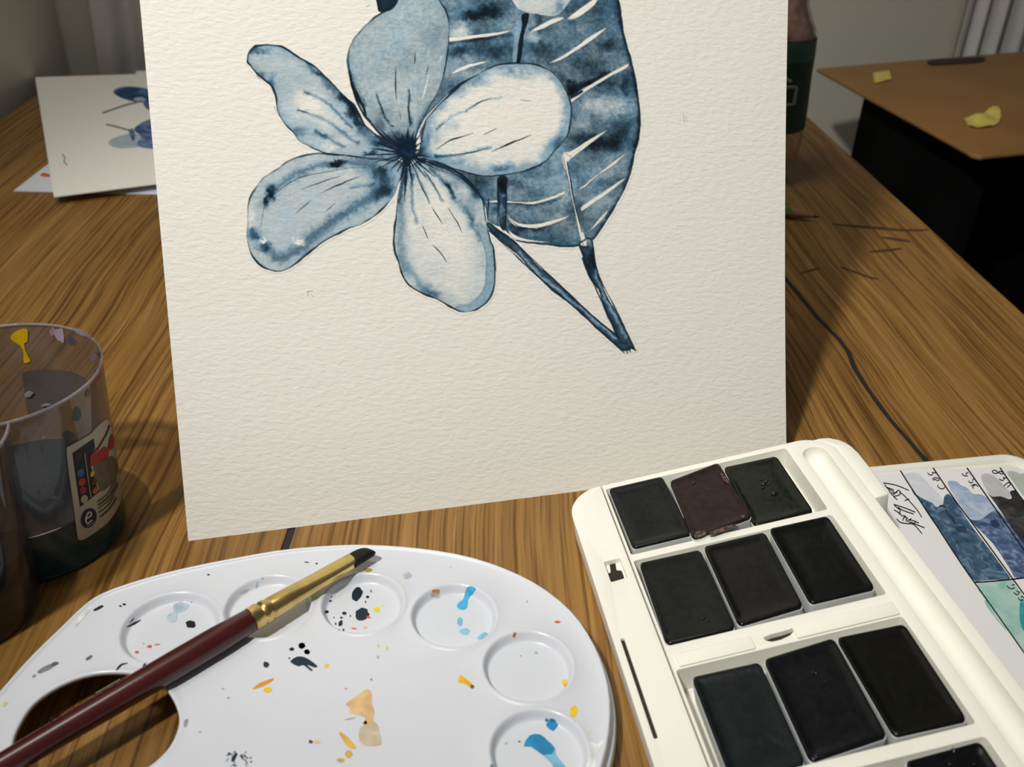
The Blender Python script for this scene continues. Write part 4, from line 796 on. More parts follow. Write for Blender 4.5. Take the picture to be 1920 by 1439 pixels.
# ---- paint pans
def pan(quad, w, rgb, label, rough=0.25, seed=1, lumps=(), drop=0.0085, worn=0, dome=0.0):
    T = BX.hit(quad, w); c0 = T.mean(0); base_w = float((c0 - BX.o) @ BX.n)
    p = thing('paint_pan', label, 'paint pan', tuple((c0 - BX.n * drop).tolist()), 'watercolour pans in the ivory box')
    def rq(k, rad, n=5):
        L_ = rrect(-1, 1, -1, 1, rad, n) * k; s, t = (L_[:, :1] + 1) / 2, (1 - L_[:, 1:]) / 2
        return T[0] * (1 - s) * (1 - t) + T[1] * s * (1 - t) + T[2] * s * t + T[3] * (1 - s) * t
    rings = []
    for k, dz in ((0.95, -drop), (0.97, -drop + 0.0006), (0.998, -0.0014), (0.998, -0.0009)): rings.append(rq(k, 0.11) + BX.n * dz)
    V, F = loft_vf(rings[0:], True, True); autosmooth(link_mesh('pan_cup', V, F, M_CUP, p), 40)
    r = random.Random(seed); rings = []
    prof = [(0.985, -0.0010), (0.99, -0.0008), (0.99, -0.0003), (0.98, 0.0), (0.95, 0.00008), (0.9, 0.0), (0.84, -0.00022), (0.74, -0.0003), (0.62, -0.00034), (0.5, -0.00034), (0.38, -0.00034), (0.26, -0.00034), (0.14, -0.00034), (0.03, -0.00034)]
    for i, (k, dz) in enumerate(prof):
        R_ = rq(k, 0.13); wob = (fbm(R_ @ BX.ex * 1e4 + seed * 977, R_ @ BX.ey * 1e4 + seed * 311, 60, seed, 3)) * (0.00022 if 2 < i < 11 else 0.00012)
        rings.append(R_ + np.outer(dz * (1 if i < 5 else 1 + dome) + wob, BX.n))
    V, F = loft_vf(rings[::1], True, True)
    col = lin(rgb) * 0.45; mm = mat('watercolour_cake', col, rough, 0.28, 0.25, 500, 0.18, 500, 0.0003)
    o = link_mesh('paint_cake', V, F, mm, p, True)
    for (x, y, s_) in lumps:
        cpt = BX.hit([(x, y)], w - 0.0002)[0]; a = np.linspace(0, 2 * math.pi, 11)[:-1]
        rg = [cpt + np.outer(np.cos(a) * s_ * q, BX.ex) + np.outer(np.sin(a) * s_ * q * 0.8, BX.ey) + BX.n * (s_ * 0.5 * (1 - q * q)) for q in (1.0, 0.75, 0.45, 0.12)]
        V, F = loft_vf(rg, False, True); link_mesh('wet_bead', V, F, mat('wet_paint', col, 0.06, 0.6, 0.1, 900), p, True)
    if worn:
        for q in worn:
            patch('dried_crust', smooth_closed(q, 3), lambda pp: BX.hit(pp, w + 0.00022), mat('dried_crust', lin((104, 84, 78)), 0.7, 0.3, 0.4, 900, col2=col), p, 4)
    return p
pan([(1140, 916), (1242, 893), (1299, 1002), (1186, 1029)], 0.0006, (34, 37, 35), 'black paint pan in the far left corner of the box', 0.28, 11, dome=0.6)
pan([(1254, 902), (1347, 867), (1411, 970), (1299, 1012)], 0.0016, (60, 36, 32), 'dark brown paint pan with a crusty edge, sitting crooked in the far row', 0.3, 12, lumps=[(1300, 906, 0.0006), (1304, 896, 0.0004)],
    worn=[[(1350, 886), (1362, 896), (1366, 908), (1356, 900)], [(1302, 1000), (1318, 995), (1324, 1002), (1306, 1009)], [(1332, 998), (1376, 983), (1378, 987), (1336, 1003)], [(1388, 966), (1396, 966), (1394, 972)]])
pan([(1355, 876), (1456, 854), (1527, 960), (1414, 987)], 0.0001, (34, 42, 24), 'dark olive green paint pan with a wet glint, far right of the box', 0.18, 13, lumps=[(1432, 908, 0.0009), (1437, 903, 0.0006), (1427, 900, 0.0005), (1441, 907, 0.0005), (1431, 915, 0.0005), (1452, 926, 0.0012)])
pan([(1197, 1056), (1313, 1030), (1381, 1179), (1249, 1210)], 0.0003, (28, 34, 28), 'greenish black paint pan at the left end of the second row', 0.24, 14, lumps=[(1318, 1161, 0.0006), (1326, 1165, 0.0005)])
pan([(1317, 1025), (1434, 997), (1508, 1138), (1385, 1175)], 0.0005, (22, 22, 20), 'brownish black paint pan in the middle of the second row', 0.24, 15)
pan([(1440, 991), (1552, 967), (1643, 1104), (1519, 1133)], 0.0004, (19, 21, 22), 'jet black paint pan at the right end of the second row', 0.24, 16)
pan([(1295, 1269), (1425, 1240), (1512, 1434), (1372, 1471)], 0.0004, (18, 36, 38), 'dark teal paint pan at the left end of the third row', 0.30, 17)
pan([(1430, 1236), (1563, 1195), (1666, 1382), (1519, 1431)], 0.0006, (24, 24, 32), 'violet black paint pan with a wet glint, middle of the third row', 0.22, 18, lumps=[(1526, 1262, 0.0006), (1531, 1263, 0.0005), (1547, 1279, 0.0004), (1540, 1283, 0.0003), (1531, 1419, 0.0006)])
pan([(1566, 1195), (1696, 1169), (1816, 1352), (1676, 1383)], 0.0003, (20, 20, 11), 'olive black paint pan at the right end of the third row', 0.26, 19)
pan([(1545, 1468), (1682, 1436), (1800, 1625), (1660, 1660)], 0.0003, (24, 21, 26), 'dark paint pan cut off by the bottom edge, middle of the nearest row', 0.3, 20)
pan([(1694, 1428), (1838, 1389), (1966, 1580), (1815, 1622)], 0.0004, (19, 21, 26), 'blue black paint pan cut off by the bottom edge, right of the nearest row', 0.22, 21, lumps=[(1790, 1408, 0.0009), (1782, 1434, 0.0006), (1828, 1434, 0.0005)])

# ================================================================== lid with the swatch card in it
LZ = 0.0048; RAIL = 0.0088
la, lb = TABLE.hit([(1640, 874.5), (1920, 848)], LZ); lex = nrm(lb - la); LD = Plane((la[0], la[1], 0), lex, (-lex[1], lex[0], 0))
UW, VL = 0.118, 0.135
_bo = BX.o - BX.n * BXT
for ul in np.arange(0.02, -0.06, -0.0005):                     # the lid slides under the tilted box until its rim touches
    q = LD.at([(ul - 0.0005, -VL)])[0]; zb = _bo[2] - ((q[:2] - _bo[:2]) @ BX.n[:2]) / BX.n[2]
    if zb < RAIL + 0.0003: break
lid = thing('box_lid', 'open ivory lid of the paint box lying beside it', 'lid', tuple(LD.at([(ul + UW / 2, -VL / 2)])[0].tolist()))
lo_, li_ = rrect(ul, ul + UW, -VL, 0, 0.008, 6), rrect(ul + 0.0024, ul + UW - 0.0024, -VL + 0.0024, -0.0024, 0.006, 6)
rings = [LD.at(rrect(ul + 0.002, ul + UW - 0.002, -VL + 0.002, -0.002, 0.007, 6), 0.0), LD.at(lo_, 0.0012), LD.at(lo_, LZ - 0.0006), LD.at(lo_ * 0.97 + li_ * 0.03, LZ - 0.0001), LD.at(lo_ * 0.6 + li_ * 0.4, LZ), LD.at(li_, LZ - 0.0006), LD.at(rrect(ul + 0.0030, ul + UW - 0.0030, -VL + 0.0030, -0.0030, 0.005, 6), 0.0030)]
V, F = loft_vf(rings); autosmooth(link_mesh('lid_shell', V, F, M_LID, lid), 45)
V, F = box_vf(LD, ul, ul + 0.004, -VL, -VL + 0.03, 0.001, RAIL); mod_bevel(link_mesh('hinge_rail', V, F, M_LID, lid), 0.0004, 2)
CZ = 0.0036
cf = LD.uvpx([(1760, 877.5)], CZ)[0][1]
card = thing('swatch_card', 'white card of handwritten paint numbers and blue, grey and teal swatches in the lid', 'swatch card', tuple(LD.at([(ul + UW / 2, -VL / 2)], CZ - 0.0006)[0].tolist()))
M_CARD = paper_mat('swatch_card_paper', None, (0.70, 0.70, 0.69), 0.15, 500, 500, 0.0001)
_cl, _cr = LD.uvpx([(1655, 877.5), (1935, 877.0)], CZ); _sl = (_cr[1] - _cl[1]) / (_cr[0] - _cl[0]); _fe = lambda u: min(_cl[1] + _sl * (u - _cl[0]), -0.0016)
cp = np.array([(ul + 0.0052, -VL + 0.006), (ul + UW - 0.0052, -VL + 0.006), (ul + UW - 0.0052, _fe(ul + UW - 0.0052)), (_cl[0] + 0.004, _fe(_cl[0] + 0.004)), (ul + 0.0052, _fe(ul + 0.0052))])
V, F = prism_vf(LD.at(cp, CZ - 0.0005), LD.at(cp, CZ)); link_mesh('card_sheet', V, F, M_CARD, card)
ch = lambda w: (lambda p: LD.hit(p, CZ + w))
def swmat(name, cols, scale, seed):
    m, nt, b = newmat(name); N = nt.nodes; L = nt.links; tc = N.new('ShaderNodeTexCoord'); mp = N.new('ShaderNodeMapping'); mp.inputs['Location'].default_value = (seed, seed * 2, 0)
    no = N.new('ShaderNodeTexNoise'); no.inputs['Scale'].default_value = scale; no.inputs['Detail'].default_value = 5; no.inputs['Distortion'].default_value = 1.2; L.new(tc.outputs['Object'], mp.inputs['Vector']); L.new(mp.outputs['Vector'], no.inputs['Vector'])
    rp = N.new('ShaderNodeValToRGB'); e = rp.color_ramp.elements; e[0].position = 0.3; e[1].position = 0.72; e[0].color = (*lin(cols[0]), 1); e[1].color = (*lin(cols[-1]), 1)
    if len(cols) > 2: q = e.new(0.5); q.color = (*lin(cols[1]), 1)
    L.new(no.outputs['Fac'], rp.inputs['Fac']); L.new(rp.outputs['Color'], b.inputs['Base Color']); b.inputs['Roughness'].default_value = 0.85; b.inputs['Specular IOR Level'].default_value = 0.2; return m
S1 = lambda p: crop(1640, 860, 6.854, p)
S2 = lambda p: crop(1640, 1060, 6.854, p)
pale = swmat('pale_wash', [(184, 190, 200), (196, 200, 206), (206, 208, 210)], 120, 1)
blue1 = swmat('indigo_wash', [(36, 58, 82), (60, 86, 110), (110, 134, 154)], 240, 2)
blue2 = swmat('blue_wash', [(48, 64, 98), (76, 94, 128), (132, 148, 174)], 260, 3)
blue2p = swmat('pale_blue_wash', [(134, 152, 180), (160, 174, 196), (182, 190, 204)], 140, 4)
grey3 = swmat('grey_wash', [(34, 34, 36), (48, 47, 48), (70, 68, 70)], 160, 5)
grey3p = swmat('pale_grey_wash', [(172, 170, 172), (188, 186, 186)], 120, 6)
green4 = swmat('pale_green_wash', [(160, 168, 158), (178, 184, 174)], 90, 7)
teal5 = swmat('pale_teal_wash', [(120, 170, 162), (160, 190, 182), (176, 196, 188)], 110, 8)
teal5d = swmat('teal_wash', [(14, 112, 112), (40, 140, 140), (90, 170, 164)], 130, 9)
for px, m, w in ((S1([(385, 215), (450, 185), (540, 190), (620, 250), (720, 350), (800, 430), (860, 510), (872, 585), (810, 612), (720, 570), (640, 525), (545, 490), (500, 430), (430, 310)]), pale, 1),
              (S1([(545, 480), (620, 520), (740, 580), (800, 622), (870, 605), (895, 490), (945, 458), (1000, 505), (1100, 650), (1240, 860), (1400, 1070)]) + [(1884, 1070), (1893, 1086)] + [(1865, 1087.5), (1842, 1089), (1830, 1091), (1822, 1084), (1806, 1062), (1770, 1008), (1738, 962)], blue1, 2),
              (S1([(935, 310), (985, 285), (1060, 300), (1110, 345), (1190, 380), (1262, 455), (1350, 460), (1425, 492), (1520, 582), (1610, 690), (1500, 740), (1400, 800), (1290, 830), (1230, 790), (1100, 600), (1000, 450)]), blue2p, 1),
              (S1([(1230, 800), (1300, 800), (1390, 770), (1480, 700), (1570, 670), (1640, 730), (1760, 870), (1919, 1090)]) + [(1940, 1046), (1957, 1074), (1935, 1080), (1905, 1084), (1894, 1068), (1862, 1020)], blue2, 2),
              (S1([(1368, 250), (1400, 200), (1500, 205), (1600, 280), (1700, 390), (1752, 445), (1740, 505), (1640, 505), (1520, 490), (1430, 395)]), grey3p, 1),
              (S1([(1440, 430), (1510, 490), (1620, 488), (1720, 522), (1762, 505), (1738, 432), (1790, 408), (1832, 432), (1960, 590), (2090, 740), (2399, 1151), (2600, 1430), (2170, 1470), (1920, 1100), (1850, 1000), (1700, 800), (1560, 590)]), grey3, 2),
              (S1([(1700, 175), (1800, 168), (1870, 200), (1980, 205), (2150, 420), (2600, 1000), (3010, 1420), (2640, 1430), (2300, 960), (1880, 440), (1780, 300)]), green4, 1),
              (S2([(1312, 238), (1740, 200), (1800, 245), (1919, 420), (2193, 790), (2950, 1850), (2500, 1890), (1919, 1110), (1700, 830), (1500, 540)]), teal5, 1),
              (S2([(1870, 480), (1919, 450), (2193, 800), (2800, 1700), (2500, 1700), (1950, 900), (1880, 760), (1860, 640)]), teal5d, 2),
              (S2([(1410, 470), (1460, 470), (1560, 640), (1700, 840), (1650, 800), (1500, 620)]), teal5, 1)):
    patch('colour_swatch', smooth_closed(px, 3), ch(0.00004 * w), m, card, 12)
for px, col, w in ((S1([(810, 632), (850, 598), (905, 605), (915, 650), (960, 720), (1005, 745), (1035, 830), (1005, 815), (960, 745), (925, 715), (905, 640), (870, 620)]), (28, 48, 74), 3), (S1([(1040, 880), (1150, 870), (1180, 920), (1120, 950), (1060, 930)]), (32, 54, 82), 3), (S1([(1490, 800), (1560, 790), (1610, 860), (1550, 890), (1500, 860)]), (38, 52, 92), 3),
                   (S1([(455, 350), (520, 450), (600, 505), (740, 572), (730, 582), (590, 522), (505, 462)]), (78, 102, 124), 3)):
    patch('colour_swatch', smooth_closed(px, 3), ch(0.00004 * w), paint(col, 0.8), card, 8)
for q in ([(1685, 877.5), (1710.5, 918), (1747, 972), (1803.5, 1059), (1866, 1147), (1920, 1224), (1960, 1280), (2005, 1344)], [(1749.5, 877.5), (1792, 940), (1842, 1007), (1902, 1090), (1960, 1170), (2080, 1338)], [(1813, 877.5), (1860, 945), (1920, 1032), (1960, 1088), (2145, 1350)], [(1875, 877.5), (1920, 942), (1960, 1000), (2110, 1215)], [(1827, 1092.5), (1875, 1089), (1920, 1084), (1960, 1079), (2060, 1067)]):
    V, F = ribbon_vf(smooth_open(q, 5), 2.3, ch(0.00018)); link_mesh('ruled_line', V, F, M_INK, card)
def scribble(name, conv, strokes, w):
    lst = [ribbon_vf(smooth_open(conv(s), 4), w, ch(0.0002 + 0.000004 * i)) for i, s in enumerate(strokes)]
    for v, f in lst: link_mesh(name, v, f, M_INK, card)
scribble('handwriting', S1, [[(110, 312), (280, 345), (438, 410)], [(128, 320), (150, 365), (245, 402)], [(150, 368), (190, 400), (250, 425)], [(180, 402), (205, 440), (290, 438)], [(212, 445), (232, 470), (300, 410), (330, 432), (312, 470), (240, 488)], [(318, 430), (380, 478), (450, 552), (540, 655), (605, 755)], [(385, 540), (445, 520)], [(240, 488), (290, 530)],
                           [(245, 588), (400, 640), (522, 690)], [(250, 600), (330, 672), (300, 702)], [(300, 625), (340, 655), (400, 680), (500, 714)], [(248, 660), (300, 690), (325, 720)], [(330, 700), (345, 732), (400, 742), (372, 762), (360, 800)], [(380, 752), (420, 765), (400, 790), (430, 805), (470, 770)], [(430, 780), (500, 800), (568, 830)], [(440, 830), (470, 815), (480, 845)], [(282, 775), (330, 820), (420, 836), (490, 842), (545, 890), (608, 966)], [(470, 820), (560, 858), (640, 890)], [(498, 850), (525, 812)]], 1.6)
scribble('written_number', S1, [[(680, 185), (700, 205), (735, 212), (752, 180)], [(735, 178), (765, 182), (795, 190)], [(740, 268), (775, 245), (826, 262), (812, 285), (775, 268), (752, 282)], [(812, 338), (815, 365), (850, 388), (888, 384), (900, 362)],
                           [(1122, 192), (1150, 222), (1200, 222)], [(1165, 205), (1192, 182), (1205, 188)], [(1205, 286), (1232, 312), (1265, 300)], [(1255, 285), (1275, 260), (1300, 290)], [(1238, 352), (1285, 332), (1332, 358)], [(1290, 338), (1262, 362), (1268, 388)],
                           [(1510, 160), (1545, 150), (1590, 180), (1635, 200), (1652, 182), (1610, 165), (1570, 190), (1525, 185), (1510, 160)], [(1600, 262), (1640, 282), (1665, 262), (1650, 245), (1690, 250), (1692, 232)], [(1660, 352), (1715, 308), (1745, 325), (1728, 350), (1700, 372)]], 1.5)
scribble('written_number', S2, [[(1700, 262), (1735, 300), (1785, 300), (1795, 282)], [(1762, 255), (1800, 252)], [(1785, 350), (1830, 382), (1855, 362)], [(1822, 330), (1858, 350), (1870, 340)], [(1840, 420), (1872, 452), (1912, 444)], [(1878, 412), (1900, 402), (1919, 425)]], 1.6)

# ================================================================== two-chamber brush water pot
cA, rAb, rAt, HP = np.array([-0.15, 0.2279]), 0.0255, 0.0297, 0.0601
cB, rBb, rBt = np.array([-0.155, 0.1924]), 0.0188, 0.0242
RA = lambda z: rAb + (rAt - rAb) * z / HP
RB = lambda z: rBb + (rBt - rBb) * z / HP
def conehit(c, rad, back=False, lift=0.0):
    k = (rad(0.05) - rad(0.0)) / 0.05; r0 = rad(0.0) + lift
    def f(px):
        d = ray(px); o = CAM; ox, oy = o[0] - c[0], o[1] - c[1]; ra = r0 + k * o[2]
        A = d[:, 0] ** 2 + d[:, 1] ** 2 - (k * d[:, 2]) ** 2; B = 2 * (ox * d[:, 0] + oy * d[:, 1] - ra * k * d[:, 2]); Cc = ox * ox + oy * oy - ra * ra
        D = np.sqrt(np.maximum(B * B - 4 * A * Cc, 0)); t = (-B + D) / (2 * A) if back else (-B - D) / (2 * A)
        return CAM + d * t[:, None]
    return f
M_FILMA = film_mat('clear_plastic_dirty', (0.50, 0.48, 0.47), (0.25, 0.20, 0.185), (0.12, 0.42), 0.08, 55)
M_FILML = film_mat('clear_plastic_low', (0.75, 0.78, 0.80), (0.02, 0.12, 0.16), (0.20, 0.34), 0.08, 55)
M_FILMB = film_mat('clear_plastic_murky', (0.55, 0.52, 0.50), (0.06, 0.05, 0.05), (0.15, 0.4), 0.08, 45)
M_WATA = mat('dirty_teal_water', (0.004, 0.024, 0.036), 0.06, 0.5, 0.2, 60)
M_WATB = mat('dirty_dark_water', (0.008, 0.010, 0.016), 0.06, 0.5, 0.2, 60)
pot = thing('brush_water_pot', 'clear plastic brush rinsing pot with dark water and a printed label', 'water pot', (float(cA[0]), float(cA[1]), 0.0))
zs = np.linspace(0.0015, HP, 14)
V, F = revolve_vf((cA[0], cA[1]), [(RA(z), z) for z in np.linspace(0.0190, HP, 12)], 96); link_mesh('chamber_wall', V, F, M_FILMA, pot, True)
V, F = revolve_vf((cA[0], cA[1]), [(RA(z), z) for z in np.linspace(0.0015, 0.0190, 5)], 96); link_mesh('chamber_foot', V, F, M_FILML, pot, True)
V, F = revolve_vf((cA[0], cA[1]), [(0.0005, 0.0), (RA(0) - 0.002, 0.0), (RA(0) - 0.0005, 0.0006), (RA(0), 0.0016), (RA(0) - 0.0012, 0.0022), (0.0005, 0.0022)], 64); link_mesh('pot_base', V, F, M_WATA, pot, True)
def arcB(z, dr=0.0, n=60):
    rb_, ra_ = RB(z) + dr, RA(z); dd = cA - cB; d_ = np.hypot(*dd); ph = math.atan2(dd[1], dd[0]); be = math.acos(max(-1, min(1, (rb_ ** 2 + d_ ** 2 - ra_ ** 2) / (2 * d_ * rb_))))
    a = np.linspace(ph + be, ph + 2 * math.pi - be, n); return np.c_[cB[0] + rb_ * np.cos(a), cB[1] + rb_ * np.sin(a), np.full(n, z)]
V, F = loft_vf([arcB(z) for z in zs], False, False, False); link_mesh('chamber_wall', V, F, M_FILMB, pot, True)
def arcA_in(z, e0, e1, n=24):
    a0, a1 = [math.atan2(e[1] - cA[1], e[0] - cA[0]) for e in (e1, e0)]
    if a1 < a0: a1 += 2 * math.pi
    if a1 - a0 > math.pi: a0 += 2 * math.pi; a0, a1 = a0, a1
    a = np.linspace(a0, a1, n); return np.c_[cA[0] + (RA(z) + 0.0004) * np.cos(a), cA[1] + (RA(z) + 0.0004) * np.sin(a), np.full(n, z)]
def lens(z, dr):
    B_ = arcB(z, dr); A_ = arcA_in(z, B_[0], B_[-1]); return np.vstack([B_, A_])
V, F = loft_vf([lens(z, -0.0006) for z in (0.0005, 0.010, 0.0235)]); autosmooth(link_mesh('rinse_water', V, F, M_WATB, pot), 40)
V, F = revolve_vf((cA[0], cA[1]), [(0.0003, 0.0024), (RA(0.0024) - 0.0006, 0.0024), (RA(0.01) - 0.0006, 0.010), (RA(0.0185) - 0.0006, 0.0185), (RA(0.019) - 0.0012, 0.0188), (0.0003, 0.0188)], 96); autosmooth(link_mesh('rinse_water', V, F, M_WATA, pot), 40)
M_RIM = film_mat('clear_rim', (0.85, 0.82, 0.84), (0.42, 0.37, 0.40), (0.15, 0.6), 0.05, 70)
tor = [(rAt + 0.0004 * math.cos(t), HP + 0.0006 * math.sin(t)) for t in np.linspace(0, 2 * math.pi, 9)]; V, F = revolve_vf((cA[0], cA[1]), tor, 96); link_mesh('pot_rim', V, F, M_RIM, pot, True)
rb = arcB(HP); rg = []
for i, p in enumerate(rb):
    o_ = nrm(np.r_[p[:2] - cB, 0]); rg.append(np.array([p + o_ * 0.0004 * math.cos(t) + np.array([0, 0, 0.0006 * math.sin(t)]) for t in np.linspace(0, 2 * math.pi, 9)[:-1]]))
V, F = loft_vf(rg); link_mesh('pot_rim', V, F, M_RIM, pot, True)
LBc = lambda p: crop(110, 800, 6.541, p)
RMc = lambda p: crop(0, 600, 6.541, p)
cf_ = lambda l: conehit(cA, RA, False, l)
cb_ = lambda l: conehit(cA, RA, True, l)
M_LAB = mat('label_paper', (0.50, 0.44, 0.35), 0.6, 0.3, 0.05, 80)
lab = patch('label', smooth_closed(LBc([(98, 290), (140, 240), (260, 172), (380, 102), (450, 30), (560, -70), (620, -60), (668, 100), (712, 400), (762, 700), (775, 850), (722, 1010), (600, 1180), (450, 1300), (310, 1385), (250, 1390), (226, 1330), (180, 950), (130, 600)]), 3), cf_(0.0003), M_LAB, pot, 6)
def lp(name, poly, rgb, l, sm=3): return patch(name, smooth_closed(LBc(poly), sm) if sm else np.array(LBc(poly)), cf_(l), paint(rgb, 0.6), lab, 5, True)
lp('label_print', [(170, 330), (300, 238), (430, 145), (447, 260), (385, 380), (390, 480), (440, 600), (480, 780), (510, 795), (390, 890), (265, 990), (215, 660)], (26, 26, 40), 0.0004, 0)
lp('label_print', [(430, 490), (540, 430), (640, 360), (715, 420), (730, 560), (660, 700), (520, 800), (480, 700)], (112, 104, 88), 0.0004)
for x, y, rx, ry, col in ((240, 360, 40, 44, (74, 40, 34)), (270, 572, 40, 50, (48, 104, 168)), (287, 682, 40, 50, (200, 62, 44)), (300, 786, 40, 50, (150, 44, 62)), (317, 893, 42, 52, (190, 176, 146)), (415, 582, 24, 40, (214, 176, 30)), (437, 686, 30, 44, (86, 60, 40)), (450, 788, 29, 45, (214, 100, 42))):
    lp('label_print', blob(x, y, rx, ry, 20, 1, 12, 0.02), col, 0.0005)
lp('label_print', [(385, 380), (430, 312), (472, 262), (466, 330), (560, 250), (612, 300), (602, 390), (540, 432), (462, 462), (402, 488)], (176, 46, 42), 0.0005)
lp('label_print', [(635, 120), (668, 110), (676, 250), (612, 292)], (170, 44, 42), 0.0005)
lp('label_print', blob(370, 1125, 92, 126, 22, 1, 20, 0.0), (40, 36, 62), 0.0004)
def lr(pts, w, rgb): v, f = ribbon_vf(smooth_open(LBc(pts), 4), w, cf_(0.00055)); sub('label_print', v, f, paint(rgb, 0.6), lab)
lr([(318, 325), (350, 560), (395, 872)], 1.8, (170, 150, 140)); lr([(470, 300), (540, 180), (600, 70), (630, -20)], 2.5, (104, 48, 30))
lr([(338, 1135), (385, 1105), (402, 1072), (375, 1052), (345, 1095), (333, 1155), (358, 1192), (408, 1148)], 3.0, (220, 212, 200)); lr([(345, 1228), (395, 1205), (432, 1170)], 2.2, (150, 140, 150))
for k, pts in enumerate(([(482, 925), (600, 830), (712, 640)], [(486, 968), (620, 860), (728, 680)], [(488, 1010), (630, 895), (735, 720)], [(492, 1060), (600, 980), (690, 850)], [(510, 1112), (620, 1020), (712, 880)])): lr(pts, 2.6 if k in (1, 4) else 1.8, (92, 82, 66))
M_LABB = mat('label_back', (0.34, 0.32, 0.31), 0.7, 0.2, 0.12, 120)
lb2 = patch('label', smooth_closed(RMc([(275, 655), (420, 622), (560, 612), (850, 632), (1000, 690), (1068, 745), (980, 830), (850, 930), (700, 1060), (520, 1140), (350, 1160), (312, 960), (287, 800)]), 3), cb_(0.0003), M_LABB, pot, 6); lb2['label'] = 'back of a second label seen through the pot'
for poly, rgb, hit in ((RMc([(130, 205), (180, 150), (280, 108), (340, 130), (332, 268), (292, 292), (322, 400), (372, 500), (330, 528), (290, 520), (288, 420), (252, 322), (142, 250)]), (206, 170, 20), cb_(-0.0004)),
                       (RMc([(660, 140), (720, 112), (772, 118), (782, 280), (740, 262), (690, 232)]), (166, 150, 166), cb_(-0.0004)), (RMc(blob(875, 262, 58, 46, 35)), (84, 82, 90), cb_(-0.0004)), (RMc(blob(640, 145, 40, 50, 0)), (150, 132, 144), cb_(-0.0004)),
                       (RMc(blob(1225, 425, 30, 34, 0)), (56, 60, 68), cb_(-0.0004)), (RMc(blob(1150, 460, 40, 50, 30)), (120, 104, 108), cb_(-0.0004)), (RMc(blob(1190, 715, 26, 46, 30)), (150, 62, 70), cf_(0.0003)), (RMc(blob(945, 1165, 52, 92, 15)), (52, 84, 86), cf_(0.0003)),
                       (RMc(blob(1085, 900, 26, 52, 20)), (80, 80, 78), cf_(0.0003)), (RMc(blob(840, 1420, 70, 60, 0)), (50, 62, 64), cf_(0.0003)), (RMc(blob(350, 910, 55, 36, -20)), (150, 144, 142), cb_(-0.0004)), (RMc(blob(560, 1045, 56, 18, -10)), (150, 146, 144), cb_(-0.0004)), (RMc(blob(990, 150, 120, 30, 25)), (148, 134, 146), cb_(-0.0004))):
    patch('paint_smear', smooth_closed(poly, 2), hit, paint(rgb, 0.4), pot, 5)

# ================================================================== bottle behind the sheet
bc = (0.155, 0.605)
bottle = thing('bottle', 'glass bottle with a dark green label standing behind the painting', 'bottle', (bc[0], bc[1], 0.0))
M_BG = film_mat('bottle_glass', (0.86, 0.80, 0.74), (0.42, 0.34, 0.28), (0.03, 0.14), 0.04, 30)
bp = [(0.0003, 0.0015), (0.020, 0.0002), (0.0238, 0.0014), (0.0262, 0.0082), (0.0274, 0.0155), (0.0280, 0.026), (0.0275, 0.034), (0.0271, 0.0465), (0.0258, 0.066), (0.0256, 0.077), (0.0250, 0.0875), (0.0238, 0.0935), (0.0209, 0.0985), (0.0176, 0.106), (0.0160, 0.116), (0.0152, 0.130), (0.0152, 0.146)]
V, F = revolve_vf(bc, bp, 72); link_mesh('bottle_body', V, F, M_BG, bottle, True)
M_GREEN = mat('dark_green_label', (0.006, 0.042, 0.007), 0.45, 0.4, 0.1, 60)
M_TEAL = mat('teal_label_band', (0.030, 0.105, 0.070), 0.35, 0.5, 0.2, 60)
V, F = revolve_vf(bc, [(0.0281, 0.0338), (0.0277, 0.0465), (0.0264, 0.066), (0.0262, 0.0765)], 72); lab3 = link_mesh('label', V, F, M_GREEN, bottle, True)
V, F = revolve_vf(bc, [(0.0262, 0.0765), (0.0262, 0.078), (0.0255, 0.0880)], 72); link_mesh('label_band', V, F, M_TEAL, bottle, True)
M_JUICE = mat('brown_drink', (0.10, 0.045, 0.030), 0.1, 0.5, 0.4, 90, col2=(0.24, 0.17, 0.15))
V, F = revolve_vf(bc, [(0.0003, 0.0885), (0.0235, 0.0885), (0.0220, 0.094), (0.0190, 0.0985), (0.0160, 0.106), (0.0144, 0.116), (0.0138, 0.128), (0.0003, 0.1285)], 48); autosmooth(link_mesh('drink', V, F, M_JUICE, bottle), 50)
M_CAP = mat('white_cap', (0.5, 0.5, 0.48), 0.4, 0.4)
V, F = revolve_vf(bc, [(0.0165, 0.138), (0.0168, 0.139), (0.0168, 0.152), (0.0160, 0.153), (0.0003, 0.153)], 40); autosmooth(link_mesh('cap', V, F, M_CAP, bottle), 40)
RBT = lambda z: 0.0293 - 0.0405 * z
M_WHT = mat('label_print_white', (0.32, 0.38, 0.30), 0.6, 0.3)
for pts, w in (([(1474, 163), (1486, 163), (1494, 164), (1491, 178), (1488, 194), (1477, 196), (1464, 196), (1460, 180), (1466, 165), (1474, 163)], 5.2), ([(1470, 143), (1478, 150), (1485, 152)], 6), ([(1494, 164), (1489, 196)], 5)):
    v, f = ribbon_vf(smooth_open(pts, 3), w, conehit(np.array(bc), RBT, False, 0.0004)); sub('label_letter', v, f, M_WHT, lab3)

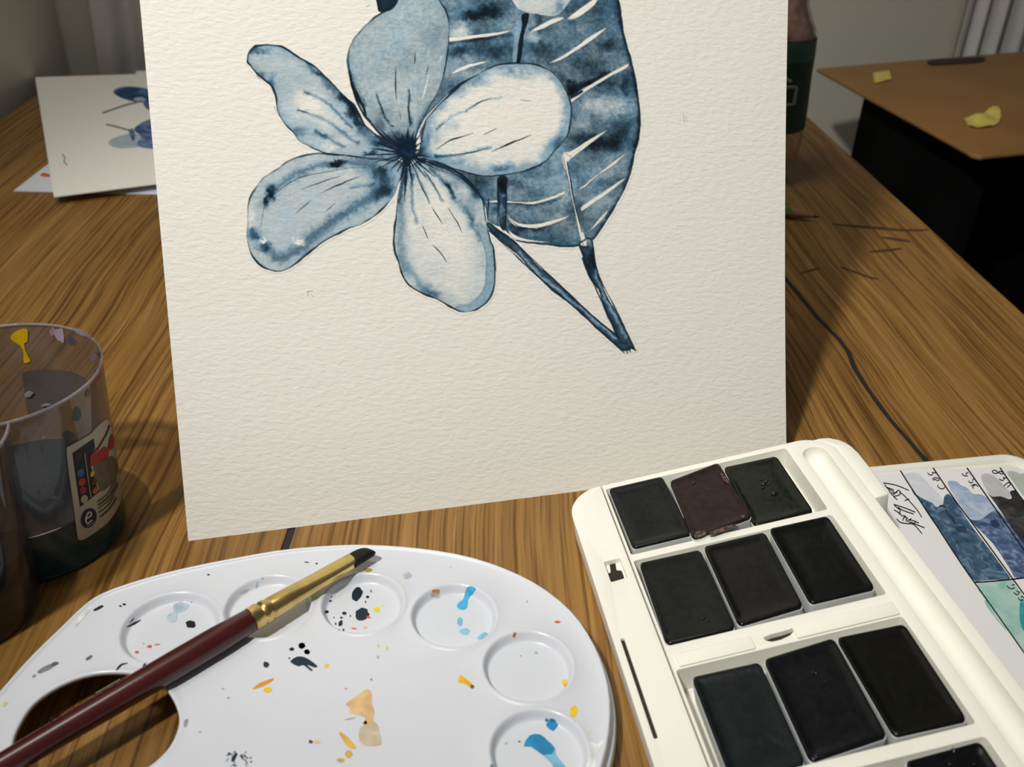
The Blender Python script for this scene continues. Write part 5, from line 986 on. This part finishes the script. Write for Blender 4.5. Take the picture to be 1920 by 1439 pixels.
# ================================================================== pencil
pz = 0.0035
pa, pb = TABLE.hit([(1484, 399), (1537, 407)], pz); pdir = nrm(pb - pa); pb[2] = 0.0032; pdir = nrm(pb - pa); ps = nrm(np.cross(pdir, (0, 0, 1))); pu = np.cross(ps, pdir)
pencil = thing('pencil', 'green pencil with a sharpened wooden tip on the table behind the painting', 'pencil', tuple((pa - pdir * 0.06 - np.array([0, 0, pz])).tolist()))
def pring(c, r_, n=6, rot_=0): a = np.linspace(0, 2 * math.pi, n + 1)[:-1] + rot_; return c + np.outer(np.cos(a) * r_, ps) + np.outer(np.sin(a) * r_, pu)
V, F = loft_vf([pring(pa - pdir * 0.13, 0.0036), pring(pa, 0.0036)]); mod_bevel(link_mesh('pencil_body', V, F, mat('green_lacquer', (0.08, 0.20, 0.012), 0.35, 0.5), pencil), 0.0003, 2)
V, F = loft_vf([pring(pa, 0.0035, 16), pring(pa + (pb - pa) * 0.78, 0.0009, 16)]); autosmooth(link_mesh('wood_cone', V, F, mat('pencil_wood', (0.34, 0.17, 0.09), 0.7, 0.2), pencil))
V, F = loft_vf([pring(pa + (pb - pa) * 0.77, 0.0009, 12), pring(pb, 0.0002, 12)]); autosmooth(link_mesh('lead', V, F, M_INK, pencil))

# ================================================================== sheets at the back left
M_SHEET = paper_mat('white_sheet', None, (0.70, 0.72, 0.78), 0.1, 500, 500, 0.0001)
M_CARDW = paper_mat('cream_card', None, (0.86, 0.85, 0.78), 0.2, 300, 600, 0.0002)
def sheet_slab(parent, px, z, th, m, name):
    P = TABLE.hit(px, z); V, F = prism_vf(P[::-1] - (0, 0, th), P[::-1]); return link_mesh(name, V, F, m, parent)
s1 = thing('paper_sheet', 'plain white sheet with an orange mark lying under the blue flower card', 'paper', tuple(TABLE.hit([(200, 330)], 0)[0].tolist()))
sheet_slab(s1, [(25, 358), (92, 306), (420, 296), (430, 367)], 0.0008, 0.0006, M_SHEET, 'sheet')
patch('paint_spot', smooth_closed(crop(0, 0, 3.598, [(268, 1180), (300, 1166), (338, 1180), (332, 1194), (290, 1192)]), 2), lambda p: TABLE.hit(p, 0.00085), paint((226, 96, 60), 0.7), s1)
s2 = thing('paper_sheet', 'white paper corner peeking out behind the blue flower card', 'paper', tuple(TABLE.hit([(300, 145)], 0)[0].tolist()))
sheet_slab(s2, [(246, 160), (256, 133), (420, 129), (430, 158)], 0.0008, 0.0006, M_CARDW, 'sheet')
s3 = thing('flower_card', 'cream card with two small blue painted flowers on the back left of the table', 'card', tuple(TABLE.hit([(200, 250)], 0)[0].tolist()))
CZ2 = 0.0055
cardpx = np.array([(101, 369), (66, 145), (440, 133), (470, 322)], float); Pc = TABLE.hit(cardpx, 0.0)
nx, ny = 14, 14; rows = []
def card_z(s, t): return 0.0030 + 0.0030 * (1 - t) * (1 - s) + 0.0035 * s * (1 - t) * 0.8 
def card_pt(s, t, lift=0.0):
    px = cardpx[0] * (1 - s) * (1 - t) + cardpx[1] * (1 - s) * t + cardpx[2] * s * t + cardpx[3] * s * (1 - t)
    return None
Pq = TABLE.hit(cardpx, CZ2)
top_ = Pq; V, F = prism_vf(top_[::-1] - (0, 0, 0.0006), top_[::-1]); link_mesh('card_sheet', V, F, M_CARDW, s3)
V, F = prism_vf(TABLE.hit([(118, 352), (84, 160), (400, 150), (430, 318)], 0.0048)[::-1] * (1, 1, 0) + (0, 0, 0.0009), TABLE.hit([(118, 352), (84, 160), (400, 150), (430, 318)], 0.0048)[::-1]); link_mesh('card_pad', V, F, M_CARDW, s3)
c5 = lambda p: crop(0, 0, 3.598, p)
hc_ = lambda l: (lambda p: TABLE.hit(p, CZ2 + l))
wb = swmat('blue_petal_wash', [(30, 58, 88), (52, 88, 124), (110, 140, 170)], 60, 11); wp = swmat('pale_petal_wash', [(150, 168, 184), (190, 200, 204)], 60, 12); wl = swmat('violet_petal_wash', [(44, 66, 116), (76, 100, 146), (140, 158, 186)], 70, 13)
for nm, poly, m, l in (('painted_petal', [(765, 622), (788, 597), (850, 584), (930, 588), (1010, 604), (1100, 640), (1100, 690), (1000, 695), (930, 690), (860, 675), (800, 652)], wb, 1), ('painted_petal', [(900, 668), (950, 655), (985, 672), (950, 692)], wp, 2), ('painted_petal', [(965, 690), (1000, 680), (1060, 700), (1040, 740), (990, 735)], wb, 2),
                   ('painted_petal', [(730, 970), (760, 935), (850, 905), (900, 895), (960, 930), (945, 985), (860, 1000), (790, 998)], wp, 1), ('painted_petal', [(905, 880), (925, 848), (985, 815), (1120, 800), (1140, 990), (960, 996), (925, 960), (955, 925)], wl, 2), ('painted_petal', [(870, 880), (895, 868), (910, 900), (905, 950), (890, 945)], wb, 3)):
    patch(nm, smooth_closed(c5(poly), 3), hc_(0.00008 * l), m, s3, 8)
for pts, w in (([(690, 762), (780, 730), (870, 702), (960, 680)], 2.4), ([(715, 838), (790, 855), (880, 882)], 2.4)): V, F = ribbon_vf(smooth_open(c5(pts), 4), w, hc_(0.0003)); link_mesh('painted_stem', V, F, paint((96, 104, 108), 0.8), s3)
V, F = ribbon_vf(smooth_open(c5([(420, 1040), (438, 1065), (432, 1090), (455, 1118)]), 3), 3, hc_(0.0001)); link_mesh('pencil_mark', V, F, paint((168, 166, 156), 0.8), s3)
for o in bpy.data.objects:
    if '_base' in o: del o['_base']
